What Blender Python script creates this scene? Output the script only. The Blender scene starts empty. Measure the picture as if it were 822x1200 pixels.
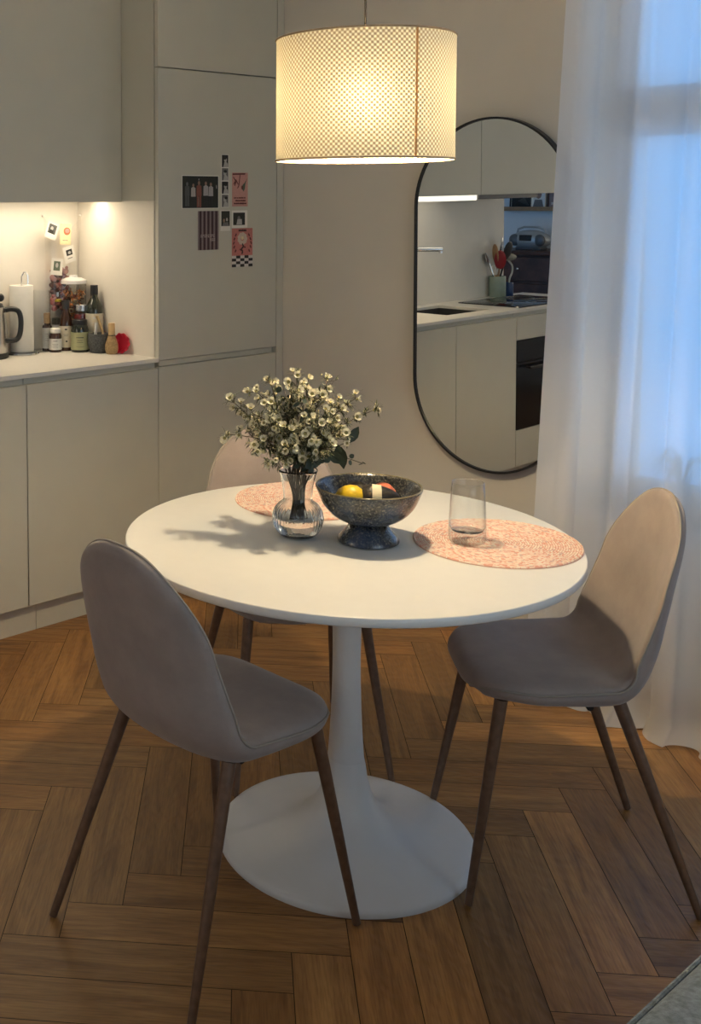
import bpy, bmesh, math, random
from mathutils import Vector, Matrix, noise
PI = math.pi
R = math.radians
random.seed(7)
scene = bpy.context.scene
COL = scene.collection

# ------------------------------------------------------------------ camera, world, light, exposure
YAW, PITCH, ROLL = R(51.0657), R(3.7845), R(-0.2575)
def make_camera():
    cd = bpy.data.cameras.new('camera')
    cam = bpy.data.objects.new('camera', cd)
    COL.objects.link(cam)
    cd.sensor_fit = 'AUTO'
    cd.sensor_width = 36.0
    cd.lens = 1318.157 / 1200 * 36.0
    cd.shift_x = (411 - 147.833) / 1200
    cd.shift_y = (323.986 - 600) / 1200
    cd.clip_start = 0.05
    f = Vector((0, math.cos(PITCH), -math.sin(PITCH)))
    u = Vector((0, math.sin(PITCH), math.cos(PITCH)))
    r = Vector((1, 0, 0))
    r2 = math.cos(ROLL) * r + math.sin(ROLL) * u
    u2 = -math.sin(ROLL) * r + math.cos(ROLL) * u
    m = Matrix((r2, u2, -f)).transposed().to_4x4()
    m = Matrix.Translation((1.7013, -2.0436, 1.5304)) @ Matrix.Rotation(YAW, 4, 'Z') @ m
    cam.matrix_world = m
    scene.camera = cam
make_camera()
vs = scene.view_settings
vs.view_transform = 'Standard'
vs.look = 'None'
vs.gamma = 1
vs.use_curve_mapping = False
vs.exposure = 1.38
BULB = (1.0, 0.82, 0.53, 360.0)
SHADE_GLOW = 1.2
LED = (1.0, 0.83, 0.60, 13.5)
SKY = (0.17, 0.48, 1.0, 0.74)
SKY_EAST = (0.90, 1.08, 1.22)
w = bpy.data.worlds.new('dusk_sky')
scene.world = w
w.use_nodes = True
bg = w.node_tree.nodes['Background']
bg.inputs[0].default_value = (SKY[0], SKY[1], SKY[2], 1)
bg.inputs[1].default_value = SKY[3]
_nt = w.node_tree                                      # deep blue to the north, greyer to the east
_tc = _nt.nodes.new('ShaderNodeTexCoord'); _sx = _nt.nodes.new('ShaderNodeSeparateXYZ'); _mr = _nt.nodes.new('ShaderNodeMapRange'); _mx = _nt.nodes.new('ShaderNodeMixRGB')
_nt.links.new(_tc.outputs['Generated'], _sx.inputs[0]); _nt.links.new(_sx.outputs[0], _mr.inputs[0]); _nt.links.new(_mr.outputs[0], _mx.inputs[0])
_mr.inputs['From Min'].default_value = .1; _mr.inputs['From Max'].default_value = .9
_mx.inputs[1].default_value = (SKY[0], SKY[1], SKY[2], 1); _mx.inputs[2].default_value = (*SKY_EAST, 1)
_nt.links.new(_mx.outputs[0], bg.inputs[0])
scene.cycles.max_bounces = 10
scene.cycles.transparent_max_bounces = 24
scene.cycles.transmission_bounces = 12
scene.cycles.use_denoising = True
scene.cycles.caustics_reflective = False
def portal(name, loc, rot, sx, sy):                    # guides the sky's light through a window opening
    l = bpy.data.lights.new(name, 'AREA')
    l.shape = 'RECTANGLE'; l.size = sx; l.size_y = sy
    l.cycles.is_portal = True
    o = bpy.data.objects.new(name, l); COL.objects.link(o)
    o.location = loc; o.rotation_euler = rot
portal('north_window_daylight', (0.54, 1.80, 1.45), (R(-90), 0, 0), 1.52, 1.86)
portal('east_window_daylight', (3.32, -1.0, 1.45), (0, R(90), 0), 1.9, 2.4)

# ------------------------------------------------------------------ materials
MATS = {}
def nodes(name):
    m = bpy.data.materials.new(name); m.use_nodes = True
    nt = m.node_tree; nt.nodes.clear()
    out = nt.nodes.new('ShaderNodeOutputMaterial')
    return m, nt, out
def N(nt, t, **kw):
    n = nt.nodes.new('ShaderNode' + t)
    for k, v in kw.items():
        if k.startswith('i_'):
            n.inputs[k[2:].replace('_', ' ')].default_value = v
        else:
            setattr(n, k, v)
    return n
def c4(c): return (c[0], c[1], c[2], 1)
def s2l(r, g, b):
    f = lambda v: (v / 255 / 12.92) if v / 255 <= .04045 else ((v / 255 + .055) / 1.055) ** 2.4
    return (f(r), f(g), f(b))
def mat(name, col, rough=.5, metal=0, var=.04, vscale=30, bump=0, bscale=200, coat=0, sheen=0, spec=.5, sss=0):
    """A plain surface whose colour wanders a little with a noise, with an optional fine bump."""
    if name in MATS: return MATS[name]
    m, nt, out = nodes(name)
    b = N(nt, 'BsdfPrincipled')
    b.inputs['Roughness'].default_value = rough
    b.inputs['Metallic'].default_value = metal
    b.inputs['Coat Weight'].default_value = coat
    b.inputs['Sheen Weight'].default_value = sheen
    b.inputs['Specular IOR Level'].default_value = spec
    tc = N(nt, 'TexCoord')
    no = N(nt, 'TexNoise'); no.inputs['Scale'].default_value = vscale; no.inputs['Detail'].default_value = 4
    nt.links.new(tc.outputs['Object'], no.inputs['Vector'])
    ramp = N(nt, 'ValToRGB')
    ramp.color_ramp.elements[0].position = .3
    ramp.color_ramp.elements[1].position = .7
    ramp.color_ramp.elements[0].color = c4([max(0, x * (1 - var)) for x in col])
    ramp.color_ramp.elements[1].color = c4([min(1, x * (1 + var)) for x in col])
    nt.links.new(no.outputs['Fac'], ramp.inputs['Fac'])
    nt.links.new(ramp.outputs['Color'], b.inputs['Base Color'])
    if bump:
        n2 = N(nt, 'TexNoise'); n2.inputs['Scale'].default_value = bscale; n2.inputs['Detail'].default_value = 3
        nt.links.new(tc.outputs['Object'], n2.inputs['Vector'])
        bp = N(nt, 'Bump'); bp.inputs['Strength'].default_value = bump; bp.inputs['Distance'].default_value = .002
        nt.links.new(n2.outputs['Fac'], bp.inputs['Height'])
        nt.links.new(bp.outputs['Normal'], b.inputs['Normal'])
    nt.links.new(b.outputs[0], out.inputs[0])
    MATS[name] = m
    return m
def emission(name, col, strength):
    m, nt, out = nodes(name)
    e = N(nt, 'Emission'); e.inputs[0].default_value = c4(col); e.inputs[1].default_value = strength
    nt.links.new(e.outputs[0], out.inputs[0])
    return m
def thin_glass(name, tint=(1, 1, 1), rough=.02, refl=1.6, edge=.55):
    m, nt, out = nodes(name)
    t = N(nt, 'BsdfTransparent'); t.inputs[0].default_value = c4(tint)
    g = N(nt, 'BsdfGlossy'); g.inputs['Roughness'].default_value = rough
    fr = N(nt, 'Fresnel'); fr.inputs[0].default_value = 1.45
    mul = N(nt, 'Math', operation='MULTIPLY'); mul.inputs[1].default_value = refl
    gm = N(nt, 'NewGeometry'); inv = N(nt, 'Math', operation='SUBTRACT'); inv.inputs[0].default_value = 1; nt.links.new(gm.outputs['Backfacing'], inv.inputs[1])
    m0 = N(nt, 'Math', operation='MULTIPLY'); nt.links.new(fr.outputs[0], m0.inputs[0]); nt.links.new(inv.outputs[0], m0.inputs[1])
    nt.links.new(m0.outputs[0], mul.inputs[0])
    mx = N(nt, 'MixShader')
    lw = N(nt, 'LayerWeight'); lw.inputs[0].default_value = .5
    pw = N(nt, 'Math', operation='POWER'); pw.inputs[1].default_value = 4; nt.links.new(lw.outputs['Facing'], pw.inputs[0])
    tm = N(nt, 'MixRGB'); tm.inputs[1].default_value = c4(tint); tm.inputs[2].default_value = c4([x * edge for x in tint])
    nt.links.new(pw.outputs[0], tm.inputs[0]); nt.links.new(tm.outputs[0], t.inputs[0])
    nt.links.new(mul.outputs[0], mx.inputs[0]); nt.links.new(t.outputs[0], mx.inputs[1]); nt.links.new(g.outputs[0], mx.inputs[2])
    nt.links.new(mx.outputs[0], out.inputs[0])
    return m
def real_glass(name, tint=(1, 1, 1), ior=1.45, rough=0):
    m, nt, out = nodes(name)
    g = N(nt, 'BsdfGlass'); g.inputs['Color'].default_value = c4(tint); g.inputs['IOR'].default_value = ior
    g.inputs['Roughness'].default_value = rough
    nt.links.new(g.outputs[0], out.inputs[0])
    return m
def wood_floor():
    m, nt, out = nodes('oak_herringbone')
    b = N(nt, 'BsdfPrincipled')
    uv = N(nt, 'UVMap'); uv.uv_map = 'UVMap'
    mp = N(nt, 'Mapping'); mp.inputs['Scale'].default_value = (1.3, 13, 1)
    nt.links.new(uv.outputs[0], mp.inputs[0])
    n1 = N(nt, 'TexNoise'); n1.inputs['Scale'].default_value = 2.2; n1.inputs['Detail'].default_value = 7; n1.inputs['Distortion'].default_value = 1.1
    nt.links.new(mp.outputs[0], n1.inputs['Vector'])
    mp2 = N(nt, 'Mapping'); mp2.inputs['Scale'].default_value = (7, 110, 1)
    nt.links.new(uv.outputs[0], mp2.inputs[0])
    n2 = N(nt, 'TexNoise'); n2.inputs['Scale'].default_value = 2; n2.inputs['Detail'].default_value = 4
    nt.links.new(mp2.outputs[0], n2.inputs['Vector'])
    at = N(nt, 'Attribute', attribute_name='board_tone')
    r1 = N(nt, 'ValToRGB')
    e = r1.color_ramp.elements
    e[0].position = .28; e[0].color = c4((.20, .088, .024))
    e[1].position = .74; e[1].color = c4((.43, .222, .070))
    mid = e.new(.5); mid.color = c4((.315, .152, .046))
    nt.links.new(n1.outputs['Fac'], r1.inputs[0])
    mul = N(nt, 'MixRGB', blend_type='MULTIPLY'); mul.inputs[0].default_value = 1
    nt.links.new(r1.outputs[0], mul.inputs[1]); nt.links.new(at.outputs['Color'], mul.inputs[2])
    r2 = N(nt, 'ValToRGB')
    r2.color_ramp.elements[0].position = .36; r2.color_ramp.elements[0].color = c4((.72, .68, .62))
    r2.color_ramp.elements[1].position = .55; r2.color_ramp.elements[1].color = c4((1, 1, 1))
    nt.links.new(n2.outputs['Fac'], r2.inputs[0])
    mul2 = N(nt, 'MixRGB', blend_type='MULTIPLY'); mul2.inputs[0].default_value = .8
    nt.links.new(mul.outputs[0], mul2.inputs[1]); nt.links.new(r2.outputs[0], mul2.inputs[2])
    nt.links.new(mul2.outputs[0], b.inputs['Base Color'])
    rr = N(nt, 'MapRange'); rr.inputs['To Min'].default_value = .33; rr.inputs['To Max'].default_value = .52
    nt.links.new(n2.outputs['Fac'], rr.inputs[0]); nt.links.new(rr.outputs[0], b.inputs['Roughness'])
    wv = N(nt, 'TexWave'); wv.inputs['Scale'].default_value = 3.0; wv.inputs['Distortion'].default_value = 9; wv.inputs['Detail'].default_value = 3
    mp3 = N(nt, 'Mapping'); mp3.inputs['Scale'].default_value = (2.0, 9, 1)
    nt.links.new(uv.outputs[0], mp3.inputs[0]); nt.links.new(mp3.outputs[0], wv.inputs['Vector'])
    bp = N(nt, 'Bump'); bp.inputs['Strength'].default_value = .22; bp.inputs['Distance'].default_value = .002
    nt.links.new(wv.outputs['Fac'], bp.inputs['Height']); nt.links.new(bp.outputs[0], b.inputs['Normal'])
    nt.links.new(b.outputs[0], out.inputs[0])
    return m
def velvet(name, col):
    m, nt, out = nodes(name)
    b = N(nt, 'BsdfPrincipled'); b.inputs['Roughness'].default_value = .85
    b.inputs['Sheen Weight'].default_value = .35; b.inputs['Sheen Roughness'].default_value = .45
    tc = N(nt, 'TexCoord')
    n1 = N(nt, 'TexNoise'); n1.inputs['Scale'].default_value = 9; n1.inputs['Detail'].default_value = 6; n1.inputs['Roughness'].default_value = .65
    n2 = N(nt, 'TexNoise'); n2.inputs['Scale'].default_value = 420; n2.inputs['Detail'].default_value = 2
    nt.links.new(tc.outputs['Object'], n1.inputs['Vector']); nt.links.new(tc.outputs['Object'], n2.inputs['Vector'])
    r1 = N(nt, 'ValToRGB'); e = r1.color_ramp.elements
    e[0].position = .3; e[0].color = c4([x * .86 for x in col]); e[1].position = .72; e[1].color = c4([x * 1.13 for x in col])
    nt.links.new(n1.outputs['Fac'], r1.inputs[0]); nt.links.new(r1.outputs[0], b.inputs['Base Color'])
    bp = N(nt, 'Bump'); bp.inputs['Strength'].default_value = .25; bp.inputs['Distance'].default_value = .001
    nt.links.new(n2.outputs['Fac'], bp.inputs['Height']); nt.links.new(bp.outputs[0], b.inputs['Normal'])
    nt.links.new(b.outputs[0], out.inputs[0])
    return m
def woven_shade():
    """Woven cloth shade: a UV chequer of thick threads and thin see-through gaps, all of it glowing by translucency."""
    m, nt, out = nodes('woven_lamp_shade')
    uv = N(nt, 'UVMap'); uv.uv_map = 'UVMap'
    sx = N(nt, 'SeparateXYZ'); nt.links.new(uv.outputs[0], sx.inputs[0])
    def wave(sock_a, sock_b, sgn, k):
        a = N(nt, 'Math', operation='MULTIPLY'); a.inputs[1].default_value = sgn
        nt.links.new(sock_b, a.inputs[0])
        s = N(nt, 'Math', operation='ADD'); nt.links.new(sock_a, s.inputs[0]); nt.links.new(a.outputs[0], s.inputs[1])
        f = N(nt, 'Math', operation='MULTIPLY'); f.inputs[1].default_value = k; nt.links.new(s.outputs[0], f.inputs[0])
        q = N(nt, 'Math', operation='SINE'); nt.links.new(f.outputs[0], q.inputs[0])
        return q
    k = 2 * PI / .0115
    w1 = wave(sx.outputs[0], sx.outputs[1], 0, k); w2 = wave(sx.outputs[1], sx.outputs[0], 0, k)
    pr = N(nt, 'Math', operation='MULTIPLY'); nt.links.new(w1.outputs[0], pr.inputs[0]); nt.links.new(w2.outputs[0], pr.inputs[1])
    fac = N(nt, 'MapRange'); fac.inputs['From Min'].default_value = -.35; fac.inputs['From Max'].default_value = .55
    nt.links.new(pr.outputs[0], fac.inputs[0])
    tcol = N(nt, 'MixRGB'); tcol.inputs[1].default_value = c4((.13, .094, .044)); tcol.inputs[2].default_value = c4((.95, .90, .66))
    nt.links.new(fac.outputs[0], tcol.inputs[0])
    dcol = N(nt, 'MixRGB'); dcol.inputs[1].default_value = c4((.66, .50, .33)); dcol.inputs[2].default_value = c4((.85, .78, .6))
    nt.links.new(fac.outputs[0], dcol.inputs[0])
    d = N(nt, 'BsdfDiffuse'); t0 = N(nt, 'BsdfTranslucent'); rf = N(nt, 'BsdfRefraction'); rf.inputs['IOR'].default_value = 1.38; rf.inputs['Roughness'].default_value = 1.0
    nt.links.new(dcol.outputs[0], d.inputs[0]); nt.links.new(tcol.outputs[0], t0.inputs[0]); nt.links.new(tcol.outputs[0], rf.inputs[0])
    t = N(nt, 'MixShader'); t.inputs[0].default_value = .14; nt.links.new(t0.outputs[0], t.inputs[1]); nt.links.new(rf.outputs[0], t.inputs[2])
    mx = N(nt, 'MixShader'); mx.inputs[0].default_value = .05 * SHADE_GLOW
    nt.links.new(d.outputs[0], mx.inputs[1]); nt.links.new(t.outputs[0], mx.inputs[2])
    nt.links.new(mx.outputs[0], out.inputs[0])
    return m
def seam_cloth():
    m, nt, out = nodes('double_woven_seam')
    d = N(nt, 'BsdfDiffuse'); d.inputs[0].default_value = c4((.66, .48, .30))
    t = N(nt, 'BsdfTranslucent'); t.inputs[0].default_value = c4((.9, .66, .40))
    mx = N(nt, 'MixShader'); mx.inputs[0].default_value = .62
    nt.links.new(d.outputs[0], mx.inputs[1]); nt.links.new(t.outputs[0], mx.inputs[2]); nt.links.new(mx.outputs[0], out.inputs[0])
    return m
def sheer_cloth():
    m, nt, out = nodes('sheer_curtain')
    d = N(nt, 'BsdfDiffuse'); d.inputs[0].default_value = c4((.84, .82, .80))
    t = N(nt, 'BsdfTranslucent'); t.inputs[0].default_value = c4((.86, .86, .88))
    rf = N(nt, 'BsdfRefraction'); rf.inputs['IOR'].default_value = 1.16; rf.inputs['Roughness'].default_value = .85
    rf.inputs[0].default_value = c4((.96, .97, .98))
    tr = N(nt, 'BsdfTransparent')
    cloth = N(nt, 'MixShader'); cloth.inputs[0].default_value = .28
    nt.links.new(d.outputs[0], cloth.inputs[1]); nt.links.new(t.outputs[0], cloth.inputs[2])
    gaps = N(nt, 'MixShader'); gaps.inputs[0].default_value = .66
    nt.links.new(tr.outputs[0], gaps.inputs[1]); nt.links.new(rf.outputs[0], gaps.inputs[2])
    tc = N(nt, 'TexCoord')
    mp = N(nt, 'Mapping'); mp.inputs['Scale'].default_value = (400, 400, 60)
    nt.links.new(tc.outputs['Object'], mp.inputs[0])
    n1 = N(nt, 'TexNoise'); n1.inputs['Scale'].default_value = 1; n1.inputs['Detail'].default_value = 2
    nt.links.new(mp.outputs[0], n1.inputs['Vector'])
    lw = N(nt, 'LayerWeight'); lw.inputs[0].default_value = .25
    f0 = N(nt, 'MapRange'); f0.inputs['To Min'].default_value = .58; f0.inputs['To Max'].default_value = .66
    nt.links.new(n1.outputs['Fac'], f0.inputs[0])
    f1 = N(nt, 'Math', operation='MAXIMUM'); nt.links.new(f0.outputs[0], f1.inputs[0])
    f2 = N(nt, 'MapRange'); f2.inputs['From Min'].default_value = .5; f2.inputs['From Max'].default_value = 1; f2.inputs['To Min'].default_value = .6; f2.inputs['To Max'].default_value = .93
    nt.links.new(lw.outputs['Facing'], f2.inputs[0]); nt.links.new(f2.outputs[0], f1.inputs[1])
    m2 = N(nt, 'MixShader')
    nt.links.new(f1.outputs[0], m2.inputs[0]); nt.links.new(gaps.outputs[0], m2.inputs[1]); nt.links.new(cloth.outputs[0], m2.inputs[2])
    nt.links.new(m2.outputs[0], out.inputs[0])
    return m
def petal_mat():
    m, nt, out = nodes('cream_petal')
    d = N(nt, 'BsdfDiffuse'); d.inputs[0].default_value = c4((.86, .82, .66))
    t = N(nt, 'BsdfTranslucent'); t.inputs[0].default_value = c4((.86, .80, .58))
    mx = N(nt, 'MixShader'); mx.inputs[0].default_value = .4
    nt.links.new(d.outputs[0], mx.inputs[1]); nt.links.new(t.outputs[0], mx.inputs[2]); nt.links.new(mx.outputs[0], out.inputs[0])
    return m
def braided_mat():
    m, nt, out = nodes('braided_pink_paper')
    b = N(nt, 'BsdfPrincipled'); b.inputs['Roughness'].default_value = .8
    uv = N(nt, 'UVMap'); uv.uv_map = 'UVMap'                   # x: metres round the coil, y: ring number
    vo = N(nt, 'TexVoronoi'); vo.inputs['Scale'].default_value = 1
    mp = N(nt, 'Mapping'); mp.inputs['Scale'].default_value = (135, 1.0, 1)
    nt.links.new(uv.outputs[0], mp.inputs[0]); nt.links.new(mp.outputs[0], vo.inputs['Vector'])
    r = N(nt, 'ValToRGB'); e = r.color_ramp.elements; r.color_ramp.interpolation = 'CONSTANT'
    cs = [(.0, (.70, .36, .28)), (.22, (.78, .58, .47)), (.44, (.80, .70, .60)), (.62, (.74, .48, .40)), (.74, (.80, .64, .54)), (.94, (.56, .40, .37))]
    e[0].position, e[0].color = cs[0][0], c4(cs[0][1]); e[1].position, e[1].color = cs[1][0], c4(cs[1][1])
    for p, c in cs[2:]:
        q = e.new(p); q.color = c4(c)
    sp = N(nt, 'SeparateColor'); nt.links.new(vo.outputs['Color'], sp.inputs[0])
    nt.links.new(sp.outputs[0], r.inputs[0])
    sy = N(nt, 'SeparateXYZ'); nt.links.new(uv.outputs[0], sy.inputs[0])
    fy = N(nt, 'Math', operation='PINGPONG'); fy.inputs[1].default_value = .5; nt.links.new(sy.outputs[1], fy.inputs[0])
    gf = N(nt, 'MapRange'); gf.inputs['From Min'].default_value = .03; gf.inputs['From Max'].default_value = .17; nt.links.new(fy.outputs[0], gf.inputs[0])
    gd = N(nt, 'MixRGB'); gd.inputs[1].default_value = c4((.50, .27, .21)); nt.links.new(gf.outputs[0], gd.inputs[0]); nt.links.new(r.outputs[0], gd.inputs[2])
    nt.links.new(gd.outputs[0], b.inputs['Base Color'])
    bp = N(nt, 'Bump'); bp.inputs['Strength'].default_value = .6; bp.inputs['Distance'].default_value = .0015; bp.invert = True
    nt.links.new(vo.outputs['Distance'], bp.inputs['Height']); nt.links.new(bp.outputs[0], b.inputs['Normal'])
    nt.links.new(b.outputs[0], out.inputs[0])
    return m
def glaze():
    m, nt, out = nodes('speckled_blue_black_glaze')
    b = N(nt, 'BsdfPrincipled'); b.inputs['Roughness'].default_value = .16; b.inputs['Coat Weight'].default_value = .5
    tc = N(nt, 'TexCoord')
    n1 = N(nt, 'TexNoise'); n1.inputs['Scale'].default_value = 210; n1.inputs['Detail'].default_value = 5; n1.inputs['Roughness'].default_value = .7
    nt.links.new(tc.outputs['Object'], n1.inputs['Vector'])
    r = N(nt, 'ValToRGB'); e = r.color_ramp.elements
    e[0].position = .40; e[0].color = c4((.012, .014, .019)); e[1].position = .68; e[1].color = c4((.27, .25, .19))
    q = e.new(.55); q.color = c4((.060, .060, .054))
    nt.links.new(n1.outputs['Fac'], r.inputs[0])
    n2 = N(nt, 'TexNoise'); n2.inputs['Scale'].default_value = 9; n2.inputs['Detail'].default_value = 3
    nt.links.new(tc.outputs['Object'], n2.inputs['Vector'])
    r2 = N(nt, 'ValToRGB'); r2.color_ramp.elements[0].position = .48; r2.color_ramp.elements[1].position = .66
    nt.links.new(n2.outputs['Fac'], r2.inputs[0])
    mx = N(nt, 'MixRGB'); mx.inputs[2].default_value = c4((.03, .07, .17))
    ml = N(nt, 'Math', operation='MULTIPLY'); ml.inputs[1].default_value = .45; nt.links.new(r2.outputs[0], ml.inputs[0])
    nt.links.new(ml.outputs[0], mx.inputs[0]); nt.links.new(r.outputs[0], mx.inputs[1])
    nt.links.new(mx.outputs[0], b.inputs['Base Color'])
    bp = N(nt, 'Bump'); bp.inputs['Strength'].default_value = .25; bp.inputs['Distance'].default_value = .002
    nt.links.new(n1.outputs['Fac'], bp.inputs['Height']); nt.links.new(bp.outputs[0], b.inputs['Normal'])
    nt.links.new(b.outputs[0], out.inputs[0])
    return m

M_wall = mat('painted_wall', (.68, .64, .565), .9, var=.02, vscale=4, bump=.06, bscale=120)
M_ceil = mat('white_ceiling', (.8, .78, .74), .9, var=.01)
M_front = mat('matt_greige_cabinet_front', (.585, .57, .49), .55, var=.015, vscale=8)
M_plinth = mat('matt_greige_plinth', (.60, .58, .495), .6, var=.015)
M_stone = mat('white_stone_worktop', (.80, .765, .70), .42, var=.02, vscale=60)
M_splash = mat('white_splashback', (.78, .74, .66), .5, var=.012, vscale=20)
M_gap = mat('dark_gap', (.03, .028, .025), .9)
M_white = mat('white_lacquer', (.80, .79, .76), .32, var=.01)
M_whitep = mat('white_table_foot', (.80, .80, .80), .42, var=.01)
M_black = mat('black_metal', (.012, .012, .013), .4, var=.05)
M_blackpl = mat('black_plastic', (.015, .015, .016), .3)
M_steel = mat('brushed_steel', (.62, .60, .57), .26, metal=1, var=.03)
M_chrome = mat('chrome', (.8, .8, .8), .1, metal=1, var=.01)
M_leg = mat('walnut_look_leg', (.165, .094, .058), .38, var=.18, vscale=60)
M_fab = velvet('warm_grey_velvet', (.345, .288, .264))
M_pipe = mat('grey_seam_cord', (.34, .30, .26), .9, bump=.2, bscale=400)
M_floor = wood_floor()
M_sub = mat('dark_floor_joint', (.035, .02, .01), .9)
M_sheer = sheer_cloth()
M_shade = woven_shade()
M_mat = braided_mat()
M_glaze = glaze()
M_paperw = mat('white_paper', (.80, .78, .72), .7, var=.02)
M_ink = mat('black_ink', (.02, .018, .018), .6)
M_vglass = real_glass('clear_vase_glass', (.97, .98, .98), 1.42)
M_tglass = thin_glass('clear_thin_glass', (.985, .99, .99))
M_water = real_glass('water', (.98, .99, 1), 1.33)
M_jarglass = thin_glass('clear_jar_plastic', (.96, .96, .95), .05, 1.2, .8)
M_amber = mat('amber_dark_glass', (.045, .018, .010), .1, var=.1, coat=.4)
M_green = mat('dark_green_glass', (.016, .020, .012), .1, var=.1, coat=.4)
M_cream = mat('cream_label', (.62, .56, .44), .7, var=.03)
M_greenlab = mat('pale_green_label', (.36, .36, .20), .7, var=.05)
M_greylab = mat('grey_white_label', (.60, .60, .58), .6, var=.03)
M_cork = mat('cork', (.42, .26, .12), .8, var=.2, vscale=150)
M_bamboo = mat('bamboo', (.52, .37, .19), .6, var=.12, vscale=60)
M_granite = mat('grey_granite', (.075, .078, .08), .8, var=.5, vscale=220, bump=.5, bscale=150)
M_redsil = mat('raspberry_silicone', (.62, .02, .05), .45)
M_yellowp = mat('yellow_plastic', (.55, .42, .05), .5)
M_leaf = mat('dark_green_leaf', (.030, .042, .016), .5, var=.35, vscale=40)
M_leaf2 = mat('olive_needle_leaf', (.066, .074, .028), .55, var=.3, vscale=60)
M_euc = mat('grey_green_leaf', (.060, .085, .065), .5, var=.25, vscale=30)
M_stem = mat('brown_green_stem', (.060, .040, .020), .7, var=.3)
M_petal = petal_mat()
M_fcent = mat('olive_flower_centre', (.32, .28, .10), .6, var=.2)
M_bud = mat('pale_bud', (.42, .38, .22), .6, var=.2)
M_lemon = mat('lemon_skin', (.80, .52, .02), .4, var=.06, vscale=60, bump=.3, bscale=300)
M_avo = mat('avocado_skin', (.020, .016, .012), .45, var=.4, vscale=80, bump=.7, bscale=160)
M_peach = mat('red_orange_skin', (.62, .16, .08), .45, var=.25, vscale=20)
M_band = mat('cream_paper_band', (.74, .66, .46), .7, var=.04)
M_sofa = mat('grey_blue_linen', (.165, .20, .235), .95, var=.30, vscale=110, bump=.6, bscale=520)
M_dwood = mat('dark_red_brown_wood', (.085, .034, .022), .4, var=.4, vscale=12)
M_lwood = mat('light_oak', (.38, .23, .12), .55, var=.15, vscale=30)
M_hob = mat('black_ceramic_glass', (.006, .007, .010), .07, var=.02, spec=.8)
M_oven = mat('black_oven_glass', (.006, .007, .010), .12, var=.02)
M_hood = mat('dark_grey_hood', (.12, .12, .12), .4)
M_sage = mat('sage_green_ceramic', (.27, .34, .29), .4, var=.06)
M_blue = mat('deep_blue_ceramic', (.016, .050, .16), .3, var=.06)
M_red = mat('dark_red_silicone', (.30, .018, .03), .45)
M_winframe = mat('white_window_frame', (.75, .75, .75), .45)
M_pot = mat('white_plant_pot', (.7, .7, .68), .5)
M_plant = mat('window_plant_leaf', (.10, .22, .07), .5, var=.3)

# ------------------------------------------------------------------ mesh helpers
def finish(me, smooth=True, angle=38):
    if smooth:
        for p in me.polygons: p.use_smooth = True
        if angle: me.set_sharp_from_angle(angle=R(angle))
def obj(name, bm, m, parent=None, loc=None, rot=None, smooth=True, angle=38, mats=None, doubles=True):
    if doubles: bmesh.ops.remove_doubles(bm, verts=bm.verts, dist=1e-6)
    me = bpy.data.meshes.new(name)
    bm.to_mesh(me); bm.free()
    for x in (mats or [m]): me.materials.append(x)
    finish(me, smooth, angle)
    o = bpy.data.objects.new(name, me); COL.objects.link(o)
    if parent is not None: o.parent = parent
    if loc is not None: o.location = loc
    if rot is not None: o.rotation_euler = rot
    return o
def tag(o, label, cat, group=None):
    o['label'] = label; o['category'] = cat
    if group: o['group'] = group
    return o
def thing(name, label, cat, loc=(0, 0, 0), rz=0, group=None):
    o = bpy.data.objects.new(name, None); COL.objects.link(o)
    o.empty_display_size = .05
    o.location = loc; o.rotation_euler = (0, 0, rz)
    return tag(o, label, cat, group)
def struct(o):
    o['kind'] = 'structure'; return o
def dup(root, loc, rz, label=None, group=None, rot=None):
    r = root.copy(); COL.objects.link(r); r.location = loc; r.rotation_euler = rot or (0, 0, rz)
    if label: r['label'] = label
    if group: r['group'] = group
    for ch in list(root.children):
        c = ch.copy(); COL.objects.link(c); c.parent = r
        for g in list(ch.children):
            d = g.copy(); COL.objects.link(d); d.parent = c
    return r
def box(bm, x0, y0, z0, x1, y1, z1, bev=0, seg=2, mi=0):
    vs_ = [bm.verts.new((x, y, z)) for x in (x0, x1) for y in (y0, y1) for z in (z0, z1)]
    idx = [(0, 1, 3, 2), (4, 6, 7, 5), (0, 4, 5, 1), (2, 3, 7, 6), (0, 2, 6, 4), (1, 5, 7, 3)]
    fs = [bm.faces.new([vs_[i] for i in f]) for f in idx]
    for f in fs: f.material_index = mi
    if bev:
        es = set(e for f in fs for e in f.edges)
        bmesh.ops.bevel(bm, geom=list(es), offset=bev, segments=seg, affect='EDGES', profile=.5)
    return bm
def BM(): return bmesh.new()
def lathe(bm, prof, n=32, cx=0, cy=0, mi=0, rfun=None, close_ends=True):
    rings = []
    for r, z in prof:
        if r < 1e-6:
            rings.append([bm.verts.new((cx, cy, z))])
        else:
            ring = []
            for k in range(n):
                a = 2 * PI * k / n
                q = r * (rfun(a, z) if rfun else 1)
                ring.append(bm.verts.new((cx + q * math.cos(a), cy + q * math.sin(a), z)))
            rings.append(ring)
    for a, b in zip(rings[:-1], rings[1:]):
        for k in range(n):
            k2 = (k + 1) % n
            if len(a) == 1 and len(b) == 1: continue
            if len(a) == 1: f = bm.faces.new((a[0], b[k2], b[k]))
            elif len(b) == 1: f = bm.faces.new((a[k], a[k2], b[0]))
            else: f = bm.faces.new((a[k], a[k2], b[k2], b[k]))
            f.material_index = mi
    if close_ends:
        for ring, flip in ((rings[0], True), (rings[-1], False)):
            if len(ring) > 1:
                f = bm.faces.new(list(reversed(ring)) if flip else ring); f.material_index = mi
    return bm
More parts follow.
